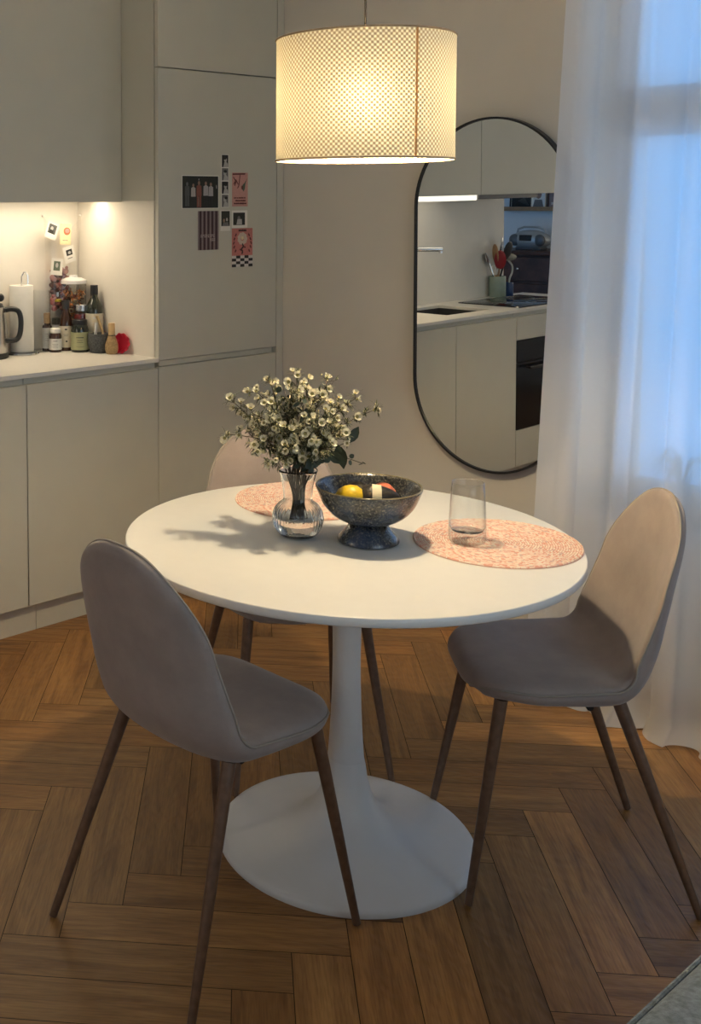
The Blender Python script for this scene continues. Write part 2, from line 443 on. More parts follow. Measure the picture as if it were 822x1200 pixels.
def tube(bm, pts, rad, n=8, mi=0, closed=False, cap=True):
    pts = [Vector(p) for p in pts]
    rads = rad if isinstance(rad, (list, tuple)) else [rad] * len(pts)
    L = len(pts)
    rings = []
    up = None
    for i, p in enumerate(pts):
        if closed: t = pts[(i + 1) % L] - pts[i - 1]
        else: t = pts[min(i + 1, L - 1)] - pts[max(i - 1, 0)]
        t.normalize()
        if up is None:
            up = Vector((0, 0, 1)) if abs(t.z) < .9 else Vector((1, 0, 0))
        u = up - t * up.dot(t)
        if u.length < 1e-6: u = t.orthogonal()
        u.normalize(); up = u
        v = t.cross(u)
        rings.append([bm.verts.new(p + (u * math.cos(2 * PI * k / n) + v * math.sin(2 * PI * k / n)) * rads[i]) for k in range(n)])
    pairs = list(zip(rings[:-1], rings[1:]))
    if closed: pairs.append((rings[-1], rings[0]))
    for a, b in pairs:
        for k in range(n):
            f = bm.faces.new((a[k], a[(k + 1) % n], b[(k + 1) % n], b[k])); f.material_index = mi
    if cap and not closed:
        f = bm.faces.new(list(reversed(rings[0]))); f.material_index = mi
        f = bm.faces.new(rings[-1]); f.material_index = mi
    return bm
def ball(bm, c, r, seg=12, rings=8, sc=(1, 1, 1), mi=0, m=None):
    ret = bmesh.ops.create_uvsphere(bm, u_segments=seg, v_segments=rings, radius=r)
    mt = Matrix.Translation(c) @ (m or Matrix.Identity(4)) @ Matrix.Diagonal((*sc, 1))
    bmesh.ops.transform(bm, matrix=mt, verts=ret['verts'])
    for v in ret['verts']:
        for f in v.link_faces: f.material_index = mi
    return bm
def cat(pts, n):
    """Catmull-Rom through pts, n samples evenly spaced by arc length."""
    P = [Vector(p) for p in pts]
    P = [P[0] * 2 - P[1]] + P + [P[-1] * 2 - P[-2]]
    out = []
    for i in range(1, len(P) - 2):
        for k in range(20):
            t = k / 20
            out.append(.5 * ((2 * P[i]) + (-P[i - 1] + P[i + 1]) * t + (2 * P[i - 1] - 5 * P[i] + 4 * P[i + 1] - P[i + 2]) * t * t + (-P[i - 1] + 3 * P[i] - 3 * P[i + 1] + P[i + 2]) * t ** 3))
    out.append(P[-2])
    acc = [0]
    for a, b in zip(out[:-1], out[1:]): acc.append(acc[-1] + (b - a).length)
    def at(s):
        s = max(0, min(1, s)) * acc[-1]
        for i in range(len(acc) - 1):
            if acc[i + 1] >= s:
                t = (s - acc[i]) / max(1e-9, acc[i + 1] - acc[i])
                return out[i].lerp(out[i + 1], t)
        return out[-1]
    return [at(k / (n - 1)) for k in range(n)], at
def poly_prism(bm, pts, z0, z1, mi=0):
    a = [bm.verts.new((x, y, z0)) for x, y in pts]; b = [bm.verts.new((x, y, z1)) for x, y in pts]
    n = len(pts)
    fs = [bm.faces.new(list(reversed(a))), bm.faces.new(b)]
    for k in range(n): fs.append(bm.faces.new((a[k], a[(k + 1) % n], b[(k + 1) % n], b[k])))
    for f in fs: f.material_index = mi
    return bm

# ------------------------------------------------------------------ room shell
XB, YN, XF, WT = -2.05, 1.42, -1.538, .935      # kitchen back wall, north wall, cabinet fronts, worktop height
CEIL = 2.75
XE, YS, XW = 3.2, -3.2, -4.2
RUN_END = -1.27
WALL_END = -1.08
def shell():
    # floor: oak boards laid in herringbone, 45 degrees to the walls
    bm = BM()
    lay = bm.loops.layers.uv.new('UVMap')
    tone = bm.loops.layers.float_color.new('board_tone')
    W, Lb, g, r2 = .12, .60, .0009, math.sqrt(.5)
    p0, q0 = -.625, -.425
    rnd = random.Random(11)
    def board(pa, pb, qa, qb, along_p):
        cp, cq = (pa + pb) / 2, (qa + qb) / 2
        x, y = (cp - cq) * r2, (cp + cq) * r2
        if not (XW - .3 < x < XE + .3 and YS - .3 < y < YN + .3): return
        t = rnd.uniform(.72, 1.12)
        if rnd.random() < .12: t = rnd.uniform(1.15, 1.4)
        warm = rnd.uniform(-.05, .05)
        col = (t * (1 + warm), t, t * (1 - warm * 1.5), 1)
        du, dv = rnd.uniform(0, 50), rnd.uniform(0, 50)
        vsx = [bm.verts.new(((p - q) * r2, (p + q) * r2, 0)) for p, q in ((pa + g, qa + g), (pb - g, qa + g), (pb - g, qb - g), (pa + g, qb - g))]
        f = bm.faces.new(vsx)
        for l, (p, q) in zip(f.loops, ((pa, qa), (pb, qa), (pb, qb), (pa, qb))):
            l[lay].uv = (p + du, q + dv) if along_p else (q + du, p + dv)
            l[tone] = col
    for j in range(-60, 61):
        for m_ in range(-8, 9):
            s = j + 10 * m_
            if -70 < s < 70: board(p0 + s * W, p0 + (s + 5) * W, q0 + j * W, q0 + (j + 1) * W, True)
            s2 = j + 1 + 10 * m_
            if -70 < s2 < 70: board(p0 + j * W, p0 + (j + 1) * W, q0 + s2 * W, q0 + (s2 + 5) * W, False)
    # the dark joint below the boards and the slab
    vs_ = [bm.verts.new(v) for v in ((XW - .4, YS - .4, -.003), (XE + .4, YS - .4, -.003), (XE + .4, YN + .4, -.003), (XW - .4, YN + .4, -.003))]
    f = bm.faces.new(vs_); f.material_index = 1
    for l in f.loops: l[tone] = (1, 1, 1, 1)
    struct(obj('floor', bm, M_floor, mats=[M_floor, M_sub], smooth=False, doubles=False))
    bm = BM(); box(bm, XW - .2, YS - .2, CEIL, XE + .2, YN + .45, CEIL + .15); struct(obj('ceiling', bm, M_ceil, smooth=False))
    # north wall with the window opening
    wx0, wx1, wz0, wz1 = -.215, 1.30, .52, 2.38
    bm = BM()
    box(bm, XB - .2, YN, 0, wx0, YN + .42, CEIL); box(bm, wx1, YN, 0, XE + .2, YN + .42, CEIL)
    box(bm, wx0, YN, 0, wx1, YN + .42, wz0); box(bm, wx0, YN, wz1, wx1, YN + .42, CEIL)
    struct(obj('wall_north', bm, M_wall, smooth=False))
    fr = BM(); y0, y1 = YN + .20, YN + .26
    for a in ((wx0, wz0, wx0 + .07, wz1), (wx1 - .07, wz0, wx1, wz1), (wx0, wz0, wx1, wz0 + .08), (wx0, wz1 - .07, wx1, wz1),
              (wx0, 1.74, wx1, 1.90), ((wx0 + wx1) / 2 - .05, wz0, (wx0 + wx1) / 2 + .05, wz1)):
        box(fr, a[0], y0, a[1], a[2], y1, a[3], .006, 1)
    wn = struct(obj('window_1', fr, M_winframe))
    pg = BM(); box(pg, wx0 + .03, YN + .226, wz0 + .03, wx1 - .03, YN + .232, wz1 - .03)
    obj('pane', pg, M_tglass, wn, smooth=False)
    sb = BM(); box(sb, wx0 - .0, YN - .03, wz0 - .03, wx1, YN + .20, wz0 + .0, .004, 1)
    obj('window_sill', sb, M_winframe, wn)
    # kitchen back wall, its end return and the wider room to the south
    bm = BM(); box(bm, XB - .12, WALL_END, 0, XB, YN, CEIL); struct(obj('wall_west', bm, M_splash, smooth=False))
    bm = BM(); box(bm, XW - .2, YS, 0, XW, YN, CEIL); struct(obj('wall_far_west', bm, M_wall, smooth=False))
    bm = BM(); box(bm, XW - .2, YS - .2, 0, XE + .2, YS, CEIL); struct(obj('wall_south', bm, mat('pale_blue_white_wall', (.84, .85, .85), .9, var=.01), smooth=False))
    # east wall with a wide window
    ea, eb, ez0, ez1 = -2.2, .2, .50, 2.40
    bm = BM()
    box(bm, XE, YS, 0, XE + .2, ea, CEIL); box(bm, XE, eb, 0, XE + .2, YN, CEIL)
    box(bm, XE, ea, 0, XE + .2, eb, ez0); box(bm, XE, ea, ez1, XE + .2, eb, CEIL)
    struct(obj('wall_east', bm, M_wall, smooth=False))
    fr = BM()
    for a in ((ea, ez0, ea + .08, ez1), (eb - .08, ez0, eb, ez1), (ea, ez0, eb, ez0 + .08), (ea, ez1 - .08, eb, ez1), ((ea + eb) / 2 - .05, ez0, (ea + eb) / 2 + .05, ez1)):
        box(fr, XE + .06, a[0], a[1], XE + .12, a[2], a[3], .006, 1)
    w2 = struct(obj('window_2', fr, M_winframe))
    pg = BM(); box(pg, XE + .088, ea + .03, ez0 + .03, XE + .094, eb - .03, ez1 - .03); obj('pane', pg, M_tglass, w2, smooth=False)
shell()

# ------------------------------------------------------------------ kitchen
D1, D2, DT = .126, -.402, .731                   # door joints along the run; DT is where the tall unit starts
def base_unit(name, y0, y1, label, catg, door=True, top=.917):
    t = thing(name, label, catg, ((XB + XF) / 2, (y0 + y1) / 2, 0))
    ox, oy = (XB + XF) / 2, (y0 + y1) / 2
    b = BM(); box(b, XB + .01 - ox, y0 + .001 - oy, .108, XF - .022 - ox, y1 - .001 - oy, top); obj('carcass', b, M_front, t, smooth=False)
    if door:
        d = BM(); box(d, XF - .020 - ox, y0 + .0018 - oy, .108, XF - ox, y1 - .0018 - oy, .896, .0012, 1); obj('door', d, M_front, t)
    return t, ox, oy
def kitchen():
    base_unit('base_cabinet', D1, DT, 'greige handleless base cabinet next to the tall fridge unit', 'cabinet')
    base_unit('base_cabinet', D2, D1, 'greige handleless base cabinet below the sink, seen whole in the mirror', 'cabinet', top=.738)
    b = BM(); box(b, XF - .034, D2 + .002, .74, XF - .022, D1 - .002, .919)
    tag(obj('front_rail', b, M_front, smooth=False), 'greige rail closing the sink base just under the worktop, in the mirror', 'rail')
    t, ox, oy = base_unit('oven_cabinet', D2 - .60, D2, 'greige base unit around the black oven, seen in the mirror', 'cabinet', door=False)
    b = BM(); box(b, XF - .020 - ox, -.298, .108, XF - ox, .298, .300, .0012, 1); obj('drawer_front', b, M_front, t)
    b = BM(); box(b, XF - .020 - ox, -.298, .775, XF - ox, .298, .896, .0012, 1); obj('panel', b, M_front, t)
    ov = thing('built_in_oven', 'black glass built-in oven under the hob, seen in the mirror', 'oven', (XF, oy, .303))
    b = BM(); box(b, -.0205, -.297, 0, .002, .297, .352, .002, 1); obj('door', b, M_oven, ov)
    b = BM(); box(b, -.0205, -.297, .356, .002, .297, .469, .002, 1); obj('control_panel', b, M_oven, ov)
    b = BM(); tube(b, [(.035, -.23, .325), (.035, .23, .325)], .007)
    for s in (-.21, .21): tube(b, [(.002, s, .325), (.035, s, .325)], .005)
    obj('handle', b, M_black, ov)
    base_unit('base_cabinet', RUN_END, D2 - .60, 'narrow greige end cabinet past the oven, last of the run', 'cabinet')
    # plinth
    b = BM(); box(b, XB + .05, RUN_END + .02, 0, XF - .042, .185 - .002, .106); box(b, XB + .05, .185, 0, XF - .042, YN - .003, .106)
    tag(obj('plinth', b, M_plinth, smooth=False), 'low greige toe-kick board running under the kitchen fronts', 'plinth')
    # worktop with the sink cut-out
    sx0, sx1, sy0, sy1 = -1.97, -1.655, -.34, .035
    zt, zb = WT, WT - .0145
    b = BM()
    yE, yW = DT - .001, RUN_END - .01
    xs = [XB + .002, sx0, sx1, XF + .002]; ys = [yW, sy0, sy1, yE]
    for i in range(3):
        for j in range(3):
            if i == 1 and j == 1: continue
            box(b, xs[i], ys[j], zb, xs[i + 1], ys[j + 1], zt)
    bmesh.ops.remove_doubles(b, verts=b.verts, dist=1e-5)
    tag(obj('worktop', b, M_stone, smooth=False), 'thin pale stone worktop along the white kitchen run', 'worktop')
    b = BM()
    box(b, sx0 - .003, sy0 - .003, WT - .19, sx1 + .003, sy1 + .003, WT - .187)
    for a in ((sx0 - .004, sy0 - .004, sx0, sy1 + .004), (sx1, sy0 - .004, sx1 + .004, sy1 + .004), (sx0, sy0 - .004, sx1, sy0), (sx0, sy1, sx1, sy1 + .004)):
        box(b, a[0], a[1], WT - .19, a[2], a[3], zb)
    s = thing('kitchen_sink', 'dark undermount sink set in the worktop, seen in the mirror', 'sink', ((sx0 + sx1) / 2, (sy0 + sy1) / 2, WT - .19))
    bmesh.ops.translate(b, verts=b.verts, vec=-Vector(s.location))
    obj('basin', b, mat('dark_sink', (.05, .048, .045), .4), s, smooth=False)
    b = BM(); lathe(b, [(0, .004), (.03, .004), (.035, .006), (.04, .0035)], 24); obj('drain', b, M_steel, s)
    # side cladding against the tall unit
    b = BM(); box(b, XB + .002, DT - .001, WT, XF - .024, DT + .012, 1.535); tag(obj('splash_panel', b, M_splash, smooth=False), 'pale panel cladding the side of the tall unit above the worktop', 'panel')
    # tall fridge unit
    yA, yB_ = DT + .013, 1.378
    t = thing('fridge_cabinet', 'tall greige built-in fridge cabinet with photos stuck on it', 'cabinet', ((XB + XF) / 2, (yA + yB_) / 2, 0))
    o = Vector(t.location)
    def bx(name, x0, y0, z0, x1, y1, z1, m=M_front, bev=.0012):
        b = BM(); box(b, x0 - o.x, y0 - o.y, z0, x1 - o.x, y1 - o.y, z1, bev, 1); return obj(name, b, m, t)
    bx('carcass', XB + .005, yA, .107, XF - .024, yB_, 2.60, bev=0)
    bx('side_panel', XB + .005, DT + .0005, 1.5355, XF - .0245, yA - .0005, 2.60, bev=0)
    yD = DT + .001
    bx('lower_door', XF - .020, yD, .108, XF, yB_ - .002, .900)
    bx('grip_rail', XF - .022, yD + .012, .902, XF - .012, yB_ - .02, .923, bev=0)
    bx('middle_door', XF - .020, yD, .926, XF, yB_ - .002, 2.034)
    bx('upper_door', XF - .020, yD, 2.038, XF, yB_ - .002, 2.60)
    b = BM(); box(b, XB + .01, 1.380, .107, XF, YN - .0015, 2.60, .001, 1)
    tag(obj('end_panel', b, M_front), 'slim greige end panel between the fridge cabinet and the mirror wall', 'panel')
    # wall cabinets
    def wall_unit(y0, y1, label):
        xf = -1.755
        t = thing('wall_cabinet', label, 'cabinet', ((XB + xf) / 2, (y0 + y1) / 2, 1.535))
        o = Vector(t.location)
        b = BM(); box(b, XB + .002 - o.x, y0 + .001 - o.y, .018, xf - .021 - o.x, y1 - .001 - o.y, 1.06); obj('carcass', b, M_front, t, smooth=False)
        b = BM(); box(b, xf - .020 - o.x, y0 + .0018 - o.y, -.004, xf - o.x, y1 - .0018 - o.y, 1.06, .0012, 1); obj('door', b, M_front, t)
        return t
    wall_unit(D2, DT, 'wide greige wall cabinet above the lit worktop')
    wall_unit(-1.17, D2, 'greige wall cabinet over the hob, seen only in the mirror')
    b = BM(); box(b, XB + .03, -1.0, 1.508, -1.785, -.43, 1.5525, .003, 1)
    tag(obj('range_hood', b, M_hood), 'flat dark grey hood under the wall cabinet, seen in the mirror', 'hood')
    led = thing('under_cabinet_light', 'glowing strip light under the wide wall cabinet', 'light', (-1.885, .19, 1.5525))
    b = BM(); box(b, -.022, -.20, -.012, .022, .52, -.0005, .002, 1); obj('housing', b, M_steel, led)
    b = BM(); box(b, -.017, -.195, -.0135, .017, .515, -.0121); obj('diffuser', b, emission('warm_led', LED[:3], LED[3]), led, smooth=False)
    lb = thing('cooker_light', 'bright light box under the wall cabinet next to the hood, in the mirror', 'light', (-1.87, -.225, 1.5525))
    b = BM(); box(b, -.085, -.195, -.012, .085, .195, -.0005, .002, 1); obj('housing', b, M_steel, lb)
    b = BM(); box(b, -.082, -.192, -.050, .082, .192, -.0121, .004, 1); obj('diffuser', b, emission('white_light_box', (1, .90, .74), .62), lb, smooth=False)
    # hob, tap, soap
    hb = thing('induction_hob', 'black glass induction hob in the worktop, seen in the mirror', 'hob', (-1.765, -.79, WT))
    b = BM(); box(b, -.19, -.30, .0002, .19, .30, .006, .003, 2); obj('glass_plate', b, M_hob, hb)
    for x, y, r in ((-.09, -.15, .08), (.09, -.15, .085), (-.09, .15, .085), (.09, .15, .07)):
        b = BM(); tube(b, [(x + r * math.cos(a * PI / 16), y + r * math.sin(a * PI / 16), .0061) for a in range(32)], .0006, 4, closed=True)
        obj('cooking_zone', b, M_steel, hb)
    tp = thing('kitchen_tap', 'slim steel kitchen tap beside the sink, seen in the mirror', 'tap', (-2.0, -.02, WT))
    b = BM(); lathe(b, [(0, 0), (.024, 0), (.024, .01), (.016, .014), (.0135, .02), (.0135, .33), (0, .33)], 20); obj('column', b, M_chrome, tp)
    b = BM(); tube(b, [(0, 0, .315), (.05, -.045, .316), (.17, -.15, .316)], .012, 12); tube(b, [(.163, -.144, .316), (.163, -.144, .297)], .010, 12); obj('spout', b, M_chrome, tp)
    b = BM(); tube(b, [(0, .012, .12), (0, .06, .13)], .006, 8); obj('lever', b, M_chrome, tp)
    sp = thing('soap_dispenser', 'small steel soap dispenser behind the sink, at the mirror edge', 'dispenser', (-1.985, .10, WT))
    b = BM(); lathe(b, [(0, 0), (.03, 0), (.032, .005), (.032, .10), (.027, .115), (.012, .12), (0, .12)], 20); obj('bottle', b, M_steel, sp)
    b = BM(); lathe(b, [(0, .12), (.012, .12), (.012, .13), (.004, .132), (.004, .16), (0, .16)], 12); tube(b, [(0, 0, .157), (.035, 0, .155)], .005); obj('pump', b, M_black, sp)
kitchen()

# ------------------------------------------------------------------ dining table
def dining_table():
    t = thing('dining_table', 'round white pedestal dining table in the middle of the room', 'table', (0, 0, 0))
    b = BM(); lathe(b, [(0, .7195), (.519, .7195), (.522, .7203), (.5250, .7235), (.525, .738), (.5235, .7396), (.5215, .740), (0, .740)], 128)
    obj('tabletop', b, M_white, t, angle=50)
    pr = [(.0, .206), (.043, .206), (.0465, .19), (.052, .155), (.062, .12), (.082, .085), (.115, .058), (.165, .038), (.225, .025), (.285, .0165), (.298, .0135), (.303, .008), (.303, 0), (0, 0)]
    b = BM(); lathe(b, list(reversed(pr)), 96); obj('foot', b, M_whitep, t, angle=60)
    cp, _ = cat([(.0428, .2065, 0), (.0385, .27, 0), (.0345, .36, 0), (.033, .45, 0), (.0345, .55, 0), (.039, .65, 0), (.044, .705, 0), (.055, .7193, 0)], 24)
    b = BM(); lathe(b, [(0, .2065)] + [(p.x, p.y) for p in cp] + [(0, .7193)], 48); obj('column', b, M_whitep, t, angle=60)
dining_table()

# ------------------------------------------------------------------ chairs
def chair_shell():
    prof = [(0, -.222, .436), (0, -.207, .456), (0, -.16, .464), (0, -.06, .459), (0, .03, .455), (0, .095, .463), (0, .142, .495), (0, .168, .550), (0, .188, .63), (0, .208, .72), (0, .226, .80), (0, .238, .868)]
    _, at = cat(prof, 10)
    ns, nv = 75, 29
    S = []
    for k in range(ns):
        u = k / (ns - 1)
        S.append((1 - math.cos(PI * u)) / 2 * .85 + u * .15)
    def lerp_tab(tab, s):
        for (a, x), (b, y) in zip(tab[:-1], tab[1:]):
            if s <= b:
                t = (s - a) / (b - a); t = t * t * (3 - 2 * t)
                return x + (y - x) * t
        return tab[-1][1]
    def hw(s):
        w_ = lerp_tab([(0, .203), (.2, .214), (.40, .213), (.55, .203), (.75, .197), (1, .190)], s)
        if s < .20: w_ *= max(0, 1 - (1 - s / .20) ** 3.0) ** (1 / 2.6)
        if s > .66: w_ *= max(0, 1 - ((s - .66) / .34) ** 2.5) ** (1 / 2.1)
        return w_
    def T(s): return lerp_tab([(0, .028), (.35, .034), (.52, .027), (.75, .017), (1, .015)], s)
    def K(s): return lerp_tab([(0, .000), (.15, .006), (.38, .022), (.55, .050), (.75, .038), (1, .018)], s)
    def pos(s, v, side):
        p = at(s); q = at(min(1, s + .004)) - at(max(0, s - .004)); q.normalize()
        n = Vector((0, -q.z, q.y))
        e = min(1, s / .05, (1 - s) / .035)
        ef = math.sqrt(max(0, 1 - (1 - e) ** 2))
        th = T(s) * math.sqrt(max(0, 1 - abs(v) ** 7)) * ef
        off = K(s) * abs(v) ** 2.4 * min(1, hw(s) / .2) ** 1.5
        return Vector((v * hw(s), p.y, p.z)) + n * (off + side * th)
    b = BM()
    grids = {}
    for side in (1, -1):
        g = []
        for s in S:
            row = []
            for j in range(nv):
                a = j / (nv - 1); v = -math.cos(PI * a) * .6 + (2 * a - 1) * .4
                row.append(b.verts.new(pos(s, v, side)))
            g.append(row)
        grids[side] = g
        for i in range(ns - 1):
            for j in range(nv - 1):
                q = (g[i][j], g[i][j + 1], g[i + 1][j + 1], g[i + 1][j])
                b.faces.new(q if side == 1 else tuple(reversed(q)))
    bmesh.ops.remove_doubles(b, verts=b.verts, dist=2e-5)
    bmesh.ops.dissolve_degenerate(b, edges=b.edges, dist=1e-5)
    edge = []
    q = 70
    ss = [.012 + (.9995 - .012) * (1 - (1 - k / q) ** 2.2) for k in range(q + 1)]
    for s in ss: edge.append(pos(s, -.995, 1))
    edge2 = [pos(s, .995, 1) for s in reversed(ss)]
    return b, edge + edge2
def make_chair(label, loc, rz):
    t = thing('dining_chair', label, 'chair', loc, rz, 'upholstered chairs around the table')
    b, rim = chair_shell()
    obj('seat_shell', b, M_fab, t, angle=80)
    b = BM(); tube(b, rim, .0028, 6); obj('piping', b, M_pipe, t, angle=0)
    for sx in (-1, 1):
        for fr in (1, 0):
            b = BM()
            top = (sx * .158, -.165, .440) if fr else (sx * .158, .085, .442)
            foot = (sx * .212, -.240, .004) if fr else (sx * .219, .242, .004)
            tp, ft = Vector(top), Vector(foot)
            tube(b, [tp, tp.lerp(ft, .5), ft], [.0145, .0118, .0085], 14)
            obj('leg', b, M_leg, t)
            pass
    b = BM()
    tube(b, [(-.125, -.150, .428), (.125, -.150, .428)], .008, 10); tube(b, [(-.14, .03, .420), (.14, .03, .420)], .008, 10)
    tube(b, [(0, -.15, .428), (0, .03, .420)], .010, 10)
    obj('under_frame', b, M_black, t)
    return t
LC = 'upholstered greige velvet chair with brown metal legs'
ch = make_chair('greige velvet chair with its rounded back to the camera, in front of the table', (.015, -.472, 0), R(180))
dup(ch, (.352, .327, 0), R(46 - 90), 'greige velvet chair by the sheer curtain, facing the table side-on')
dup(ch, (-.407, .235, 0), R(150 - 90), 'greige velvet chair at the far side of the table, behind the flowers')

# ------------------------------------------------------------------ pendant lamp
def pendant():
    x, y, z0, z1, r = .022, .020, 1.622, 1.902, .2015
    t = thing('pendant_lamp', 'woven drum pendant lamp glowing above the table', 'lamp', (x, y, 0))
    b = BM(); lay = b.loops.layers.uv.new('UVMap'); n = 128
    rows = [z0, (z0 + z1) / 2, z1]
    V = [[b.verts.new((r * math.cos(2 * PI * k / n), r * math.sin(2 * PI * k / n), z)) for k in range(n)] for z in rows]
    nth = round(2 * PI * r / .0115) * .0115
    for i in range(2):
        for k in range(n):
            f = b.faces.new((V[i][k], V[i][(k + 1) % n], V[i + 1][(k + 1) % n], V[i + 1][k]))
            for l, (kk, ii) in zip(f.loops, ((k, i), (k + 1, i), (k + 1, i + 1), (k, i + 1))):
                l[lay].uv = (kk / n * nth, rows[ii])
    obj('lamp_shade', b, M_shade, t, angle=0)
    M_rim = mat('tan_shade_binding', (.52, .38, .24), .8, var=.1, vscale=200)
    for z in (z0 + .002, z1 - .002):
        b = BM(); tube(b, [((r + .0006) * math.cos(2 * PI * k / 96), (r + .0006) * math.sin(2 * PI * k / 96), z) for k in range(96)], .0022, 8, closed=True); obj('rim', b, M_rim, t, angle=0)
    # seam down the cloth, on the right of the side that faces the window side of the room
    az = R(-18.5); b = BM()
    sx_, sy_ = (r + .001) * math.cos(az), (r + .001) * math.sin(az)
    tx, ty = -math.sin(az), math.cos(az)
    pts = [(sx_ + tx * s * .0024 + math.cos(az) * d, sy_ + ty * s * .0024 + math.sin(az) * d) for s, d in ((-1, -.0006), (1, -.0006), (1, .0008), (-1, .0008))]
    poly_prism(b, pts, z0, z1); obj('seam', b, seam_cloth(), t, smooth=False)
    b = BM(); lathe(b, [(0, 1.80), (.020, 1.80), (.021, 1.805), (.021, 1.86), (.012, 1.875), (.004, 1.88), (0, 1.88)], 20); obj('socket', b, M_black, t)
    b = BM()
    for k in range(3):
        a = 2 * PI * k / 3 + .3; tube(b, [(.02 * math.cos(a), .02 * math.sin(a), 1.83), (r * math.cos(a), r * math.sin(a), 1.895)], .0018, 6)
    obj('spider_frame', b, M_black, t)
    b = BM(); ball(b, (0, 0, 1.755), .032, 20, 14); lathe(b, [(0, 1.775), (.024, 1.775), (.014, 1.80), (0, 1.80)], 16)
    obj('bulb', b, emission('warm_bulb', BULB[:3], BULB[3]), t)
    b = BM(); tube(b, [(0, 0, 1.875), (0, 0, CEIL - .02)], .0028, 8); obj('cord', b, M_black, t)
    b = BM(); lathe(b, [(0, CEIL - .025), (.045, CEIL - .025), (.05, CEIL - .02), (.05, CEIL - .0005), (0, CEIL - .0005)], 32); obj('ceiling_cup', b, M_white, t)
pendant()

# ------------------------------------------------------------------ wall mirror
def mirror():
    t = thing('wall_mirror', 'tall black-framed pill-shaped mirror hung on the wall', 'mirror', (-.535, 1.385, 1.197))
    t.rotation_euler = (R(.46), 0, 0)      # hangs from the top, so it tips forward a little
    hw_, hh = .313, .620
    def outline(d, n=40):
        r_ = hw_ - d; c = hh - hw_; P = []
        for k in range(n + 1):
            a = PI * k / n; P.append((r_ * math.cos(a), c + r_ * math.sin(a)))
        for k in range(n + 1):
            a = PI + PI * k / n; P.append((r_ * math.cos(a), -c + r_ * math.sin(a)))
        return P
    m, nt, out = nodes('mirror_glass')
    g = N(nt, 'BsdfGlossy'); g.inputs[0].default_value = c4((.80, .82, .82)); g.inputs['Roughness'].default_value = .0
    nt.links.new(g.outputs[0], out.inputs[0])
    P = outline(.006); b = BM()
    f = [b.verts.new((x, 0, z)) for x, z in P]; bk = [b.verts.new((x, .006, z)) for x, z in P]; n = len(P)
    b.faces.new(list(f)); b.faces.new(list(reversed(bk)))
    for k in range(n): b.faces.new((f[k], bk[k], bk[(k + 1) % n], f[(k + 1) % n]))
    bmesh.ops.recalc_face_normals(b, faces=b.faces)
    obj('glass', b, m, t, smooth=False)
    P1, P2 = outline(0), outline(.0075); b = BM()
    rings = [[b.verts.new((x, y, z)) for x, z in Q] for Q, y in ((P1, .020), (P1, -.006), (P2, -.006), (P2, .020))]
    for q in range(4):
        a, c = rings[q], rings[(q + 1) % 4]
        for k in range(n): b.faces.new((a[k], a[(k + 1) % n], c[(k + 1) % n], c[k]))
    bmesh.ops.recalc_face_normals(b, faces=b.faces)
    obj('frame', b, M_black, t)
mirror()

# ------------------------------------------------------------------ sheer curtain
def curtain():
    b = BM()
    nx, nz = 420, 60
    X1 = 1.55
    rows = []
    rnd = random.Random(5)
    ph = [rnd.uniform(0, 6.28) for _ in range(8)]
    for i in range(nz + 1):
        v = i / nz; z = (CEIL - .03) * (1 - v)
        xl = -.115 - .075 * v ** .7
        row = []
        for k in range(nx + 1):
            u = k / nx
            x = xl + (X1 - xl) * u
            s = u * 10.5
            amp = (.018 + .020 * v) * (.75 + .25 * math.sin(3.1 * u * 4 + ph[0]))
            y = 1.19 - .085 * v + amp * math.sin(2 * PI * s + .9 * math.sin(u * 9 + ph[1]) + .35 * math.sin(v * 4 + u * 20))
            y += .004 * math.sin(2 * PI * s * 2.3 + ph[2] + v * 2)
            x += .010 * math.sin(4 * PI * s + ph[3]) * v
            zz = z
            if v > .985:
                t = (v - .985) / .015
                zz = .006 + .004 * math.sin(s * 9)
                y -= .05 * t + .012 * math.sin(s * 4.4) * t
            row.append(b.verts.new((x, y, max(.004, zz))))
        rows.append(row)
    for i in range(nz):
        for k in range(nx):
            b.faces.new((rows[i][k], rows[i + 1][k], rows[i + 1][k + 1], rows[i][k + 1]))
    t = thing('sheer_curtain', 'white sheer curtain falling to the floor in front of the dusk-blue window', 'curtain', (0, 0, 0))
    obj('curtain_cloth', b, M_sheer, t, angle=0)
    b = BM(); box(b, -.3, 1.175, CEIL - .028, 1.7, 1.205, CEIL - .0008, .002, 1); obj('curtain_rail', b, M_white, t)
curtain()

# ------------------------------------------------------------------ on the table
TZ = .740
def placemat(label, x, y):
    b = BM(); lay = b.loops.layers.uv.new('UVMap')
    nr, n, rr, th = 34, 96, .188, .0045
    prev = None
    dr = rr / nr
    rings = []
    for i in range(nr * 4 + 1):
        r = max(.0004, i * dr / 4)
        z = th - .0016 * (1 - abs(math.sin(PI * i / 4)) ** .6)
        if i == nr * 4: z = 0
        rings.append((r, z, [b.verts.new((r * math.cos(2 * PI * k / n), r * math.sin(2 * PI * k / n), z)) for k in range(n)]))
    for i in range(len(rings) - 1):
        ra, _, A = rings[i]; rb, _, B = rings[i + 1]
        ring_no = i // 4
        for k in range(n):
            f = b.faces.new((A[k], A[(k + 1) % n], B[(k + 1) % n], B[k]))
            for l, (kk, rv, iv) in zip(f.loops, ((k, ra, i), (k + 1, ra, i), (k + 1, rb, i + 1), (k, rb, i + 1))):
                l[lay].uv = (kk / n * 2 * PI * max(.004, (ring_no + .5) * dr) + ring_no * .37, iv / 4 + ring_no * 3)
    b.faces.new([v for v in reversed(rings[-1][2])])
    o = obj('placemat', b, M_mat, loc=(x, y, TZ + .0006), doubles=False, angle=0)
    return tag(o, label, 'placemat', 'braided placemats on the table')
placemat('round pink braided placemat under the water glass', .252, .226)
placemat('round pink braided placemat behind the flower vase', -.278, .166)

